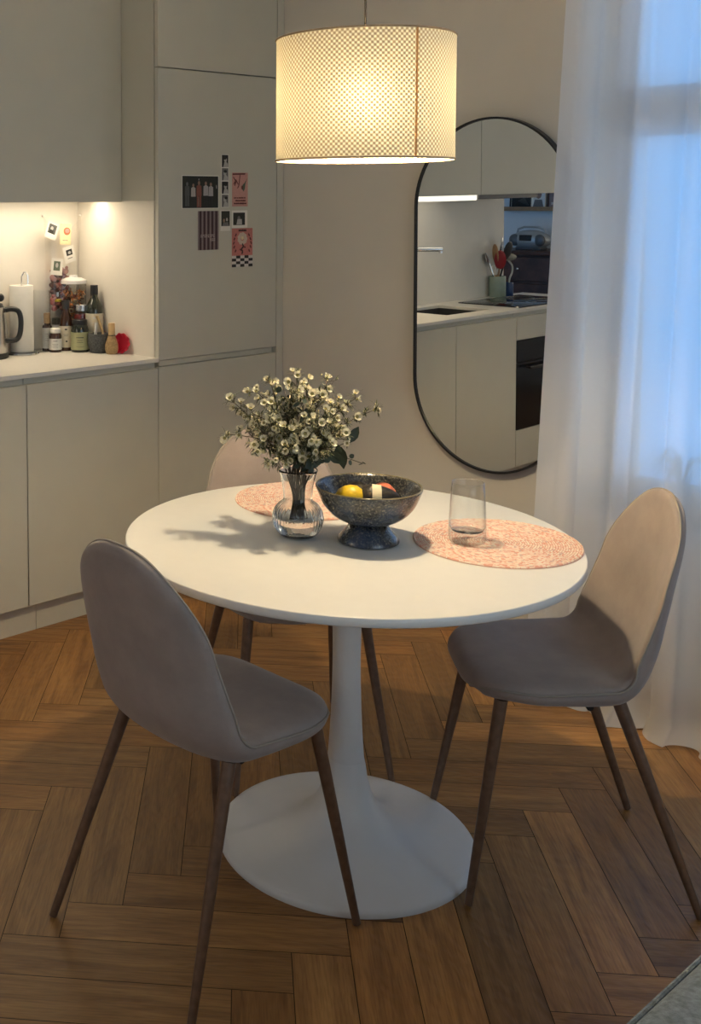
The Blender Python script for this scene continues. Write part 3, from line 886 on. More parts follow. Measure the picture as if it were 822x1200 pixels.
VX, VY = -.083, -.082
def vase():
    t = thing('glass_vase', 'clear glass vase with a ribbed round belly and flared neck', 'vase', (VX, VY, TZ + .0005))
    outp, _ = cat([(.036, .0, 0), (.046, .006, 0), (.056, .022, 0), (.0600, .042, 0), (.056, .062, 0), (.046, .076, 0), (.037, .083, 0), (.0345, .092, 0), (.0365, .115, 0), (.041, .140, 0), (.0465, .158, 0)], 40)
    def rib(a, z):
        k = max(0, 1 - abs(z - .05) / .038)
        return 1 + .022 * k * math.cos(36 * a)
    prof = [(0, .0)] + [(p.x, p.y) for p in outp] + [(outp[-1].x - .0012, .1592)]
    inn = [(p.x - .0026, max(p.y, .006)) for p in reversed(outp)]
    prof += inn + [(0, .007)]
    b = BM(); lathe(b, prof, 216, rfun=rib, close_ends=False); obj('glass', b, M_vglass, t, angle=70)
    wp = [(0, .0072)] + [(p.x - .0031, p.y) for p in outp if .008 < p.y < .047] + [(0, .047)]
    b = BM(); lathe(b, wp, 72, close_ends=False); obj('water', b, M_water, t, angle=50)
vase()

def tumbler():
    t = thing('water_glass', 'clear drinking glass standing on the right-hand pink placemat', 'glass', (.212, .168, TZ + .0055))
    n = 48
    pr = [(0, 0), (.036, 0), (.0405, .003), (.0425, .012), (.0425, .030), (.0415, .060), (.0385, .118), (.0365, .138), (.0358, .1385), (.0352, .138), (.0372, .118), (.0398, .060), (.0402, .036), (.034, .027), (0, .025)]
    b = BM(); lathe(b, pr[:], n, close_ends=False); 
    obj('glass', b, M_tglass, t, angle=60)
    b = BM(); lathe(b, [(0, .0012), (.0352, .0012), (.0392, .004), (.0412, .012), (.0408, .024), (.034, .0262), (0, .0242)], n, close_ends=False); obj('thick_base', b, thin_glass('tumbler_base_glass', (.99, .99, .99), .02, 1.3, .9), t, angle=60)
    b = BM(); tube(b, [(.0358 * math.cos(k * PI / 24), .0358 * math.sin(k * PI / 24), .1385) for k in range(48)], .0009, 6, closed=True); obj('rim', b, thin_glass('glass_rim', (.9, .92, .92), .05, 4, .4), t, angle=0)
tumbler()

BX, BY = .053, .010
def bowl():
    t = thing('footed_bowl', 'dark speckled glazed stoneware fruit bowl on a flared foot', 'bowl', (BX, BY, TZ + .0005))
    op, _ = cat([(.041, .044, 0), (.060, .050, 0), (.084, .064, 0), (.104, .086, 0), (.1165, .112, 0), (.1225, .128, 0)], 26)
    ip = [(p.x - .006 if i > 4 else max(0, p.x - .010), p.y + .007 if i < 20 else p.y + .002) for i, p in enumerate(op)]
    prof = [(0, .043)] + [(p.x, p.y) for p in op] + [(.1212, .1305), (.1185, .1305)] + [(a, c) for a, c in reversed(ip[:-1])] + [(0, .052)]
    b = BM(); lathe(b, prof, 72, close_ends=False); obj('dish', b, M_glaze, t, angle=60)
    b = BM(); lathe(b, [(0, .0), (.066, 0), (.071, .002), (.0715, .006), (.062, .018), (.050, .032), (.0425, .0435), (0, .0435)], 64, close_ends=False); obj('foot', b, M_glaze, t, angle=60)
    b = BM(); tube(b, [(.1202 * math.cos(a * PI / 36), .1202 * math.sin(a * PI / 36), .1296) for a in range(72)], .0022, 8, closed=True); obj('rim', b, mat('olive_brown_glaze', (.20, .165, .09), .2, var=.3, coat=.4), t, angle=0)
bowl()
def fruit():
    rt = Vector((math.cos(YAW), math.sin(YAW), 0)); aw = Vector((-math.sin(YAW), math.cos(YAW), 0))
    def place(dx, dy, z): return Vector((BX, BY, TZ)) + rt * dx + aw * dy + Vector((0, 0, z))
    b = BM()
    pr = [(0, -.040), (.006, -.038), (.010, -.034), (.020, -.027), (.0275, -.012), (.029, .002), (.0265, .016), (.018, .028), (.008, .034), (.005, .038), (0, .040)]
    lathe(b, pr, 28)
    o = obj('lemon', b, M_lemon, loc=place(-.043, -.005, .105), rot=(R(82), R(8), YAW + R(60)), angle=0); tag(o, 'yellow lemon lying in the dark footed bowl', 'lemon')
    b = BM()
    pr = [(0, -.046), (.014, -.043), (.026, -.033), (.031, -.016), (.0305, .0), (.026, .018), (.0195, .034), (.013, .045), (.006, .050), (0, .051)]
    lathe(b, pr, 28)
    t = thing('avocado', 'dark avocado with a cream paper band in the bowl beside the lemon', 'avocado', place(.018, -.012, .105))
    t.rotation_euler = (R(90), 0, YAW + R(80))
    obj('skin', b, M_avo, t, angle=0)
    b = BM(); lathe(b, [(.0312, -.013), (.0318, -.013), (.0300, .008), (.0294, .008)], 36, close_ends=False)
    fs = b.faces[:]
    obj('paper_band', b, M_band, t)
    b = BM(); lathe(b, pr, 28)
    o = obj('avocado', b, M_avo, loc=place(-.012, .030, .098), rot=(R(95), R(0), YAW + R(20)), angle=0); tag(o, 'plain dark avocado half hidden behind the lemon in the bowl', 'avocado')
    b = BM(); pr2 = [(0, -.026), (.010, -.028), (.024, -.020), (.031, -.004), (.030, .010), (.020, .023), (.008, .026), (0, .022)]
    lathe(b, pr2, 28)
    o = obj('nectarine', b, M_peach, loc=place(.040, .030, .100), rot=(R(15), R(10), 0), angle=0); tag(o, 'red-orange nectarine behind the banded avocado in the bowl', 'nectarine')
fruit()

# ------------------------------------------------------------------ flowers
def flower_mesh():
    b = BM()
    # cup with five rounded petals
    n = 5
    lathe(b, [(0, -.004), (.0022, -.003), (.0034, .0), (.0030, .0012), (.0014, .0004), (0, .0)], 10, mi=1, close_ends=False)
    for k in range(n):
        a0 = 2 * PI * k / n
        pts = []
        for (r, w_, z) in ((.0030, .0018, .0002), (.0050, .0036, .0026), (.0064, .0036, .0046), (.0074, .0018, .0058)):
            for s in (-1, 0, 1):
                lift = .0007 if s else 0
                x, y = r, s * w_
                pts.append(b.verts.new((x * math.cos(a0) - y * math.sin(a0), x * math.sin(a0) + y * math.cos(a0), z + lift)))
        for i in range(3):
            for j in range(2):
                b.faces.new((pts[i * 3 + j], pts[(i + 1) * 3 + j], pts[(i + 1) * 3 + j + 1], pts[i * 3 + j + 1]))
    me = bpy.data.meshes.new('flower'); bm_solid = b
    b.to_mesh(me); b.free()
    me.materials.append(M_petal); me.materials.append(M_fcent); finish(me, True, 0)
    return me
FLOWER = flower_mesh()
def leaf(bm, p, d, up, L, W, mi=0, curl=.2):
    d = d.normalized(); s = d.cross(up)
    if s.length < 1e-4: s = d.orthogonal()
    s.normalize(); nrm = s.cross(d)
    rows = []
    for t, w_ in ((0, .12), (.25, .8), (.5, 1), (.75, .72), (1, .04)):
        c = p + d * L * t - nrm * curl * L * t * t
        rows.append([bm.verts.new(c - s * W * w_ + nrm * W * .25), bm.verts.new(c), bm.verts.new(c + s * W * w_ + nrm * W * .25)])
    for a, b_ in zip(rows[:-1], rows[1:]):
        for j in range(2):
            f = bm.faces.new((a[j], a[j + 1], b_[j + 1], b_[j])); f.material_index = mi
def round_leaf(bm, p, nrm, r, mi=0):
    nrm = nrm.normalized(); u = nrm.orthogonal().normalized(); v = nrm.cross(u)
    c = bm.verts.new(p - nrm * r * .15)
    ring = [bm.verts.new(p + (u * math.cos(2 * PI * k / 9) + v * math.sin(2 * PI * k / 9)) * r * (1 if k else 1.2)) for k in range(9)]
    for k in range(9):
        f = bm.faces.new((c, ring[k], ring[(k + 1) % 9])); f.material_index = mi
RT = Vector((math.cos(YAW), math.sin(YAW), 0)); AW = Vector((-math.sin(YAW), math.cos(YAW), 0))
def bp(dx, dy, z): return Vector((VX, VY, 0)) + RT * dx + AW * dy + Vector((0, 0, z))
def bez(a, b, c, n):
    return [a * (1 - t) ** 2 + b * 2 * t * (1 - t) + c * t * t for t in [k / (n - 1) for k in range(n)]]
def wax_sprig(label, tip, nfl, seed, group, cluster=.85, spread=.036):
    """A wax-flower sprig: stem from the water to its tip, side twigs, needle leaves, flowers and buds."""
    rnd = random.Random(seed)
    base = bp(rnd.uniform(-.022, .022), rnd.uniform(-.02, .02), TZ + .035)
    neck = bp(rnd.uniform(-.016, .016), rnd.uniform(-.014, .014), TZ + .115)
    t = thing('wax_flower_sprig', label, 'flower', base, 0, group)
    tip = bp(*tip)
    lo = bez(base, base.lerp(neck, .5), neck, 5)
    hi = bez(neck, neck + (neck - base) * 1.1 + Vector((0, 0, .03)), tip, 14)
    path = [p - base for p in lo + hi[1:]]
    st = BM(); L = len(path)
    tube(st, path, [.0019 - .0011 * k / L for k in range(L)], 6)
    fol = BM(); buds = BM(); spots = []
    for i in range(5 + 3, L):
        p = path[i]; d = (path[i] - path[i - 1]).normalized()
        frac = (i - 4) / (L - 5)
        for q in range(3):
            a = rnd.uniform(0, 2 * PI); sd = d.orthogonal(); sd.rotate(Matrix.Rotation(a, 3, d))
            dir_ = (d * rnd.uniform(.35, .9) + sd * rnd.uniform(.6, 1) + Vector((0, 0, .25))).normalized()
            ln = rnd.uniform(.4, 1) * spread * (1.0 - .35 * frac)
            tw = [p, p + dir_ * ln * .55 + Vector((0, 0, -.001)), p + dir_ * ln]
            tube(st, tw, [.0009, .0007, .0005], 5)
            for e in range(8):
                s_ = rnd.uniform(.1, 1); pp = p + dir_ * ln * s_
                ld = dir_.orthogonal(); ld.rotate(Matrix.Rotation(rnd.uniform(0, 2 * PI), 3, dir_))
                leaf(fol, pp, (ld * .7 + dir_ * .7), Vector((0, 0, 1)), rnd.uniform(.010, .022), rnd.uniform(.0011, .0019), 0)
            spots.append((p + dir_ * ln, dir_, frac))
    spots.append((path[-1], (path[-1] - path[-2]).normalized(), 1))
    rnd.shuffle(spots)
    spots.sort(key=lambda s_: -(s_[2] > .25))
    for k, (p, d, fr_) in enumerate(spots):
        if k < nfl:
            o = bpy.data.objects.new('blossom', FLOWER); COL.objects.link(o); o.parent = t
            o.location = p
            dd = (d + Vector((rnd.uniform(-.5, .5), rnd.uniform(-.5, .5), rnd.uniform(-.1, .5))) - AW * .8).normalized()
            o.rotation_mode = 'QUATERNION'; o.rotation_quaternion = dd.to_track_quat('Z', 'Y')
            sc = rnd.uniform(.85, 1.35); o.scale = (sc, sc, sc)
        else:
            for q in range(2): ball(buds, p + Vector((rnd.uniform(-.004, .004), rnd.uniform(-.004, .004), rnd.uniform(-.002, .005))), rnd.uniform(.0016, .0026), 7, 5)
    obj('stem', st, M_stem, t); obj('needle_leaves', fol, M_leaf2, t, smooth=False)
    if len(buds.verts): obj('buds', buds, M_bud, t, angle=0)['kind'] = 'stuff'
    else: buds.free()
    return t
G1 = 'wax flower sprigs in the glass vase'
wax_sprig('cream wax flower sprig reaching lowest and farthest out towards the cabinets', (-.165, -.01, .985), 18, 1, G1)
wax_sprig('cream wax flower sprig reaching out towards the cabinets, above the lowest one', (-.150, .02, 1.055), 15, 2, G1)
wax_sprig('cream wax flower sprig with the tallest tip of the bouquet', (-.005, .0, 1.118), 16, 3, G1)
wax_sprig('cream wax flower sprig with the second tallest tip, towards the mirror', (.070, .01, 1.105), 17, 4, G1)
wax_sprig('sparse wax flower sprig stretching far out over the bowl', (.180, .0, 1.040), 8, 5, G1, spread=.024)
wax_sprig('wax flower sprig with bare buds pointing up above the bowl', (.140, .03, 1.062), 9, 6, G1, spread=.028)
inner = [(-.075, -.06, 1.03), (-.04, -.07, 1.00), (.02, -.085, .99), (.055, -.05, 1.045), (-.11, -.04, .965), (.090, -.03, 1.00), (-.055, .07, 1.09), (.03, .08, 1.08), (-.07, -.08, .935), (-.10, .0, 1.085), (-.02, -.03, 1.085), (.01, -.09, 1.03),
         (-.045, -.10, .965), (.055, -.09, .965), (-.085, .06, 1.00), (.10, .05, 1.045), (-.11, -.02, 1.035), (.035, -.02, 1.07), (-.045, -.02, 1.055), (.0, .12, 1.02), (-.08, .11, .98), (.10, -.07, .985)]
for k, p in enumerate(inner):
    wax_sprig('cream wax flower sprig in the dense middle of the bouquet', p, 15, 20 + k, G1 + ', middle', spread=.040)
def euc(label, tip, seed, rr=.011, bend=None):
    rnd = random.Random(seed)
    base = bp(rnd.uniform(-.02, .02), rnd.uniform(-.018, .018), TZ + .04)
    neck = bp(rnd.uniform(-.015, .02), rnd.uniform(-.012, .012), TZ + .125)
    tip = bp(*tip)
    t = thing('eucalyptus_sprig', label, 'foliage', base, 0, 'eucalyptus sprigs in the glass vase')
    lo = bez(base, base.lerp(neck, .5), neck, 4); hi = bez(neck, neck + (neck - base) * .9 + (Vector(bend) if bend else Vector()), tip, 14)
    path = [p - base for p in lo + hi[1:]]
    st = BM(); tube(st, path, [.0017 - .001 * k / len(path) for k in range(len(path))], 6); obj('stem', st, M_stem, t)
    lf = BM()
    for i in range(7, len(path)):
        d = (path[i] - path[i - 1]).normalized()
        for s in (-1, 1):
            sd = d.orthogonal(); sd.rotate(Matrix.Rotation(i * 1.4 + (PI if s > 0 else 0), 3, d))
            r = rr * (1.15 - .6 * i / len(path)) * rnd.uniform(.8, 1.15)
            round_leaf(lf, path[i] + sd * r * 1.1, sd.cross(d) + d * .6 + Vector((0, 0, rnd.uniform(-.2, .5))), r)
    obj('round_leaves', lf, M_euc, t)
euc('grey-green eucalyptus sprig upright in the middle of the bouquet', (.0, -.04, 1.065), 1, .012)
euc('grey-green eucalyptus sprig hanging over the bowl with a thin tip', (.152, .0, .912), 2, .009, (.0, .0, .05))
euc('grey-green eucalyptus sprig leaning back behind the blossoms', (-.03, .04, 1.085), 3, .012)
euc('grey-green eucalyptus sprig leaning to the front above the vase rim', (.06, -.06, .945), 4, .012)
def leafy():
    t = thing('leafy_branch', 'dark branch with a few large pointed leaves over the bowl', 'foliage', bp(0, 0, TZ + .04))
    b0 = Vector(t.location)
    path = [p - b0 for p in bez(bp(0, 0, TZ + .04), bp(.01, 0, TZ + .18), bp(.115, -.005, .965), 14)]
    st = BM(); tube(st, path, [.0022 - .001 * k / 14 for k in range(14)], 6); obj('stem', st, M_stem, t)
    for p, d, L, W in (((.098, -.012, .955), RT * .15 + Vector((0, 0, -1)), .055, .012), ((.118, .0, .962), RT * .5 + Vector((0, 0, .75)), .045, .012), ((.085, -.02, .965), -AW * .6 + Vector((0, 0, -.7)), .045, .012), ((.06, -.035, .945), RT * .8 - AW * .3 + Vector((0, 0, -.35)), .05, .013), ((.02, -.05, .93), -AW * .8 - RT * .3 + Vector((0, 0, -.1)), .045, .012)):
        lf = BM(); leaf(lf, bp(*p) - b0, d, -AW, L, W, 0, .12); obj('leaf', lf, M_leaf, t, angle=0)
leafy()

# ------------------------------------------------------------------ things on the worktop
def lathe_thing(name, label, cat_, x, y, parts, z=WT + .0005, n=28):
    t = thing(name, label, cat_, (x, y, z))
    for pn, prof, m in parts:
        b = BM(); lathe(b, prof, n, close_ends=False); obj(pn, b, m, t)
    return t
def bottle_prof(r, h, rn, hs, base=.0, hn=None):
    """closed profile of a bottle: radius, body height, neck radius, shoulder height"""
    return [(0, 0), (r * .92, 0), (r, .004), (r, h), (r * .93, h + hs * .35), (rn * 1.35, h + hs * .8), (rn, h + hs), (rn, hn or h + hs * 1.8), (0, hn or h + hs * 1.8)]
def label_prof(r, z0, z1): return [(r - .0005, z0), (r + .0006, z0), (r + .0006, z1), (r - .0005, z1)]
def label_print(t, r, marks, m):
    """Small printed marks following a round label, on the side that faces the room: (angle, z, width, height)."""
    b = BM(); base = math.atan2(-2.04 - t.location.y, 1.70 - t.location.x)
    for a, z, w_, h in marks:
        n = 4; a0 = base + a / r - w_ / 2 / r; st = w_ / r / n
        lo = [b.verts.new((r * math.cos(a0 + st * k), r * math.sin(a0 + st * k), z)) for k in range(n + 1)]
        hi = [b.verts.new((r * math.cos(a0 + st * k), r * math.sin(a0 + st * k), z + h)) for k in range(n + 1)]
        for k in range(n): b.faces.new((lo[k], lo[k + 1], hi[k + 1], hi[k]))
    lab = [c for c in t.children if c.name.startswith('label')][0]
    o = obj('label_print', b, m, lab, smooth=False)
def counter():
    mm = .0035
    # kettle, mostly outside the frame on the left
    k = thing('electric_kettle', 'steel electric kettle with a black handle, cut off at the picture edge', 'kettle', (-1.976, .245, WT))
    b = BM(); lathe(b, [(0, .022), (.074, .022), (.076, .03), (.075, .06), (.072, .12), (.068, .175), (.062, .196), (0, .196)], 40); obj('body', b, M_steel, k)
    b = BM(); lathe(b, [(0, 0), (.076, 0), (.078, .004), (.078, .018), (.075, .0215), (0, .0215)], 40); obj('base', b, M_blackpl, k)
    b = BM(); lathe(b, [(0, .1965), (.060, .1965), (.056, .208), (.03, .218), (0, .220)], 32); ball(b, (.03, .037, .232), .016); obj('lid', b, M_blackpl, k)
    hp, _ = cat([(.042, .052, .184), (.055, .068, .188), (.073, .090, .180), (.079, .098, .145), (.077, .095, .095), (.068, .084, .070), (.046, .057, .066)], 26)
    rr = Vector((math.cos(YAW), math.sin(YAW), 0))
    hp = [Vector((rr.x * math.hypot(p.x, p.y), rr.y * math.hypot(p.x, p.y), p.z)) for p in hp]
    b = BM(); tube(b, hp, .0105, 12); obj('handle', b, M_blackpl, k)
    k.rotation_euler = (0, 0, 0)
    # kitchen roll
    t = thing('kitchen_roll', 'white kitchen roll on a steel holder beside the kettle', 'kitchen roll', (-1.985, .405, WT))
    b = BM(); lathe(b, [(0, 0), (.066, 0), (.068, .003), (.066, .008), (0, .009)], 36, close_ends=False)
    tube(b, [(0, 0, .008), (0, 0, .305), (.006, .007, .322), (.012, .015, .322), (.016, .020, .308), (.016, .020, .273)], .0032, 8); obj('holder', b, M_chrome, t)
    b = BM(); lathe(b, [(.020, .010), (.046, .010), (.047, .013), (.047, .268), (.046, .271), (.020, .271), (.020, .010)], 40, close_ends=False); obj('paper_roll', b, M_paperw, t)
    # clear carafe
    lathe_thing('glass_carafe', 'clear glass carafe behind the kitchen roll', 'carafe', -1.995, .505, [('glass', [(0, 0), (.034, 0), (.038, .005), (.038, .20), (.036, .245), (.0345, .245), (.0365, .20), (.0365, .007), (0, .006)], M_tglass)])
    tb = lathe_thing('corked_bottle', 'dark bottle with a white label and a tall cork stopper', 'bottle', -1.990, .530, [
        ('glass', [(0, 0), (.0185, 0), (.0195, .003), (.0195, .098), (.017, .104), (.012, .106), (.012, .112), (0, .112)], M_amber), ('label', label_prof(.0197, .012, .094), M_greylab),
        ('cork', [(0, .112), (.0135, .112), (.0140, .150), (.0130, .153), (0, .153)], M_cork)])
    label_print(tb, .0204, [(0, .045 + .008 * k, .016, .0012) for k in range(4)], M_ink)
    tb = lathe_thing('spice_jar', 'small dark jar with a white cap and label, foremost of the bottles', 'jar', -1.948, .540, [
        ('glass', [(0, 0), (.0245, 0), (.0255, .003), (.0255, .066), (.022, .074), (.018, .076), (0, .076)], M_amber), ('label', label_prof(.0257, .010, .054), M_greylab),
        ('cap', [(0, .076), (.020, .076), (.021, .078), (.021, .092), (.019, .095), (0, .095)], M_paperw)])
    label_print(tb, .0264, [(0, .044, .018, .0022), (0, .032, .024, .0012), (0, .026, .020, .0012), (0, .018, .022, .001)], M_ink)
    lathe_thing('clear_bottle', 'tall clear bottle with a yellow tag round its neck', 'bottle', -2.018, .600, [
        ('glass', bottle_prof(.0235, .130, .012, .05, hn=.215), M_jarglass), ('label', label_prof(.0238, .03, .10), M_greylab),
        ('neck_tag', [(.0125, .192), (.0165, .193), (.0165, .203), (.0125, .204)], M_yellowp), ('cap', [(0, .214), (.0135, .214), (.0135, .232), (0, .232)], M_steel),
        ('contents', [(0, .006), (.021, .006), (.021, .125), (0, .128)], mat('dark_olive_contents', (.05, .045, .03), .5))])
    bt = lathe_thing('brown_bottle', 'brown bottle with a cream label and black cap, in front of the storage jar', 'bottle', -1.958, .600, [
        ('glass', [(0, 0), (.0265, 0), (.0275, .004), (.0275, .102), (.025, .122), (.017, .146), (.0135, .156), (.0135, .170), (0, .170)], M_amber), ('label', label_prof(.0278, .014, .100), M_cream),
        ('cap', [(0, .168), (.0150, .168), (.0150, .200), (.014, .202), (0, .202)], M_blackpl)])
    label_print(bt, .0285, [(.002, .036, .008, .006), (0, .066, .020, .0014), (0, .060, .016, .0014), (0, .084, .010, .006)], M_ink)
    # big storage jar: white lid, dried orange slices inside
    t = lathe_thing('storage_jar', 'tall clear jar with a white lid full of dried orange peel', 'jar', -1.990, .662, [
        ('jar', [(0, 0), (.050, 0), (.053, .004), (.053, .265), (.0515, .265), (.0515, .006), (0, .005)], M_jarglass),
        ('lid', [(0, .292), (.016, .292), (.018, .301), (.012, .303), (.010, .295), (.032, .290), (.052, .280), (.055, .276), (.055, .252), (.0532, .252), (.0532, .2655), (0, .2655)][2:], mat('white_plastic_lid', (.78, .77, .76), .35))])
    lid = BM(); lathe(lid, [(0, .2655), (.0545, .2655), (.055, .268), (.054, .279), (.034, .288), (.016, .291), (.016, .298), (.0, .300)], 36, close_ends=False)
    for c in [c for c in t.children if c.name.startswith('lid')]: bpy.data.objects.remove(c)
    obj('lid', lid, MATS['white_plastic_lid'], t)
    b = BM(); rnd = random.Random(3)
    for i in range(230):
        a, r_ = rnd.uniform(0, 6.28), .043 * rnd.random() ** .3; z = .012 + rnd.random() * .225
        c = Vector((r_ * math.cos(a), r_ * math.sin(a), z)); ax = Vector((rnd.uniform(-1, 1), rnd.uniform(-1, 1), rnd.uniform(-1, 1))).normalized(); u = ax.orthogonal().normalized(); v_ = ax.cross(u)
        R_ = rnd.uniform(.006, .0095); tube(b, [c + (u * math.cos(q * .5) + v_ * math.sin(q * .5)) * R_ for q in range(9)], .0024, 5, mi=rnd.choice((0, 0, 1, 2)))
    cc = obj('dried_peel', b, None, t, mats=[mat('dried_orange', (.62, .24, .08), .6, var=.3), mat('dried_cream', (.72, .52, .30), .6, var=.2), mat('dried_dark_red', (.18, .035, .02), .6, var=.3)]); cc['kind'] = 'stuff'
    t = lathe_thing('small_preserve_jar', 'small glass jar of red preserve with a steel lid, behind the green-labelled jar', 'jar', -1.935, .660, [
        ('jar', [(0, 0), (.030, 0), (.032, .003), (.032, .150), (.030, .158), (.0285, .158), (.0305, .150), (.0305, .005), (0, .004)], M_jarglass),
        ('contents', [(0, .006), (.029, .006), (.029, .145), (0, .147)], mat('red_preserve', (.20, .03, .025), .4, var=.6, vscale=70)),
        ('lid', [(0, .159), (.0325, .159), (.0325, .182), (.030, .184), (0, .184)], M_steel)])
    tb = lathe_thing('olive_jar', 'dark jar with a pale green label in front of the storage jar', 'jar', -1.888, .618, [
        ('glass', [(0, 0), (.034, 0), (.036, .004), (.036, .086), (.031, .104), (.029, .110), (0, .110)], M_green), ('label', label_prof(.0363, .010, .080), M_greenlab),
        ('lid', [(0, .110), (.0305, .110), (.031, .113), (.031, .127), (.029, .129), (0, .129)], M_blackpl)])
    label_print(tb, .0370, [(0, .058, .030, .003), (0, .048, .022, .0014), (0, .040, .026, .0014), (0, .022, .030, .001)], M_ink)
    tb = lathe_thing('wine_bottle', 'dark green wine bottle with a cream label, tallest of the bottles', 'bottle', -1.890, .692, [
        ('glass', bottle_prof(.0355, .158, .0145, .055, hn=.2620), M_green), ('label', label_prof(.0358, .070, .150), M_cream),
        ('capsule', [(0, .2625), (.0155, .2625), (.0155, .224), (.0147, .224)][::-1], M_black)])
    label_print(tb, .0365, [(0, .128, .012, .010), (0, .112, .026, .0022), (0, .100, .020, .0014)], M_greylab)
    # mortar and what stands in it
    mx, my = -1.822, .662
    lathe_thing('stone_mortar', 'grey granite mortar beside the wine bottle', 'mortar', mx, my, [
        ('bowl', [(0, 0), (.033, 0), (.036, .004), (.037, .014), (.0415, .022), (.044, .045), (.0435, .066), (.043, .074), (.040, .076), (.035, .074), (.034, .05), (.026, .028), (0, .024)], M_granite)], n=40)
    b = BM(); o0 = Vector((mx, my, WT))
    pts = [(-.006, .012, .030), (-.020, .030, .07), (-.036, .028, .115), (-.050, .012, .140)]
    rrv = Vector((math.cos(YAW), math.sin(YAW), 0)); awv = Vector((-math.sin(YAW), math.cos(YAW), 0))
    tube(b, [rrv * .010 + Vector((0, 0, .036)), rrv * .016 + awv * .02 + Vector((0, 0, .075)), rrv * .002 + awv * .03 + Vector((0, 0, .120)), -rrv * .008 + awv * .030 + Vector((0, 0, .142))], [.006, .005, .0055, .007], 10)
    tag(obj('wooden_pestle', b, M_bamboo, loc=o0), 'curved wooden stick leaning in the grey mortar', 'pestle')
    b = BM(); tube(b, [-rrv * .016 + Vector((0, 0, .034)), -rrv * .010 + awv * .012 + Vector((0, 0, .118))], [.0065, .0060], 12)
    tag(obj('white_tube', b, M_greylab, loc=o0), 'slim white tube standing in the grey mortar', 'tube')
    # bamboo whisk and the red fluted cup
    w_ = thing('bamboo_whisk', 'bamboo tea whisk standing on its tines at the end of the row', 'whisk', (-1.752, .672, WT + .0005))
    b = BM(); lathe(b, [(0, .075), (.0125, .075), (.0135, .082), (.0130, .118), (.0115, .121), (0, .121)], 24, close_ends=False); obj('handle', b, M_bamboo, w_)
    b = BM(); lathe(b, [(0, 0), (.019, 0), (.022, .004), (.0255, .020), (.0245, .038), (.018, .058), (.0128, .0745), (0, .0745)], 64, rfun=lambda a, z: 1 + .03 * math.cos(32 * a), close_ends=False); obj('tines', b, mat('dull_bamboo', (.40, .27, .13), .7, var=.3, vscale=120), w_)
    b = BM(); tube(b, [(.0138 * math.cos(k * PI / 12), .0138 * math.sin(k * PI / 12), .0735) for k in range(24)], .0014, 6, closed=True); obj('binding', b, M_ink, w_, angle=0)
    b = BM(); lathe(b, [(0, .0), (.026, 0), (.036, .010), (.040, .022), (.038, .023), (.034, .012), (.024, .003), (0, .002)], 80, rfun=lambda a, z: 1 + .05 * math.cos(10 * a), close_ends=False)
    o = obj('silicone_cup', b, M_redsil, loc=(-1.735, .718, WT + .0385), rot=(R(80), 0, R(18)))
    tag(o, 'raspberry red fluted silicone cup leaning on the panel', 'cup')
    # hanging clear bag with pictures, in the corner
    bag = thing('hanging_bag', 'clear hanging bag in the worktop corner with dried flowers inside', 'bag', (-2.035, .640, 1.10))
    bm = BM(); nn = 24; m_ = 22
    g = []
    for i in range(m_ + 1):
        v = i / m_; row = []
        for k in range(nn + 1):
            u = k / nn
            sag = .055 * math.sin(PI * u) ** .8 * (1 - v) ** 1.5
            z = .372 - sag - v * (.40 - sag)
            y = -.10 + .185 * u + .012 * v * (1 - 2 * u)
            x = .012 + .024 * math.sin(PI * u) * (.3 + .9 * v) + .004 * math.sin(u * 21 + v * 5)
            row.append(bm.verts.new((x, y, z)))
        g.append(row)
    for i in range(m_):
        for k in range(nn): bm.faces.new((g[i][k], g[i + 1][k], g[i + 1][k + 1], g[i][k + 1]))
    obj('clear_film', bm, thin_glass('crinkled_clear_film', (.965, .955, .945), .15, 1.8), bag, angle=0)
    bm = BM(); rnd = random.Random(9)
    for i in range(120):
        c = Vector((.006 + rnd.uniform(0, .016), -.062 + rnd.random() * .08, .0 + rnd.random() ** 1.2 * .17)); ball(bm, c, rnd.uniform(.008, .016), 7, 5, (.6, 1, .8), rnd.choice((0, 0, 1, 2)))
    ob = obj('dried_petals', bm, None, bag, mats=[mat('dried_rose', (.40, .13, .11), .8, var=.4), mat('dried_pink', (.55, .30, .26), .8, var=.2), mat('dried_brown', (.10, .05, .04), .8)], angle=0); ob['kind'] = 'stuff'
    for y in (-.10, .085):
        bm = BM(); ball(bm, (.008, y, .376), .006, 8, 6); obj('hook', bm, M_paperw, bag, angle=0)
counter()

# ------------------------------------------------------------------ photos and cards
def card(name, label, cat_, w_, h, shapes, paper, loc, tilt=0, facing=0, group=None, th=.0006):
    """A flat printed card: paper sheet plus printed shapes (x, y from the centre, in metres) lying on it."""
    mats = [paper]
    b = BM(); box(b, -w_ / 2, -h / 2, 0, w_ / 2, h / 2, th)
    for k, (pts, m) in enumerate(shapes):
        if m not in mats: mats.append(m)
        poly_prism(b, pts, th, th + .00008 + .00003 * k, mats.index(m))
    o = obj(name, b, None, mats=mats, smooth=False, doubles=False)
    o.matrix_world = Matrix.Translation(loc) @ Matrix.Rotation(facing, 4, 'Z') @ Matrix(((0, 0, 1, 0), (1, 0, 0, 0), (0, 1, 0, 0), (0, 0, 0, 1))) @ Matrix.Rotation(tilt, 4, 'Z')
    return tag(o, label, cat_, group)
def rc(x0, y0, x1, y1): return [(x0, y0), (x1, y0), (x1, y1), (x0, y1)]
def el(cx, cy, rx, ry, n=12): return [(cx + rx * math.cos(2 * PI * k / n), cy + ry * math.sin(2 * PI * k / n)) for k in range(n)]
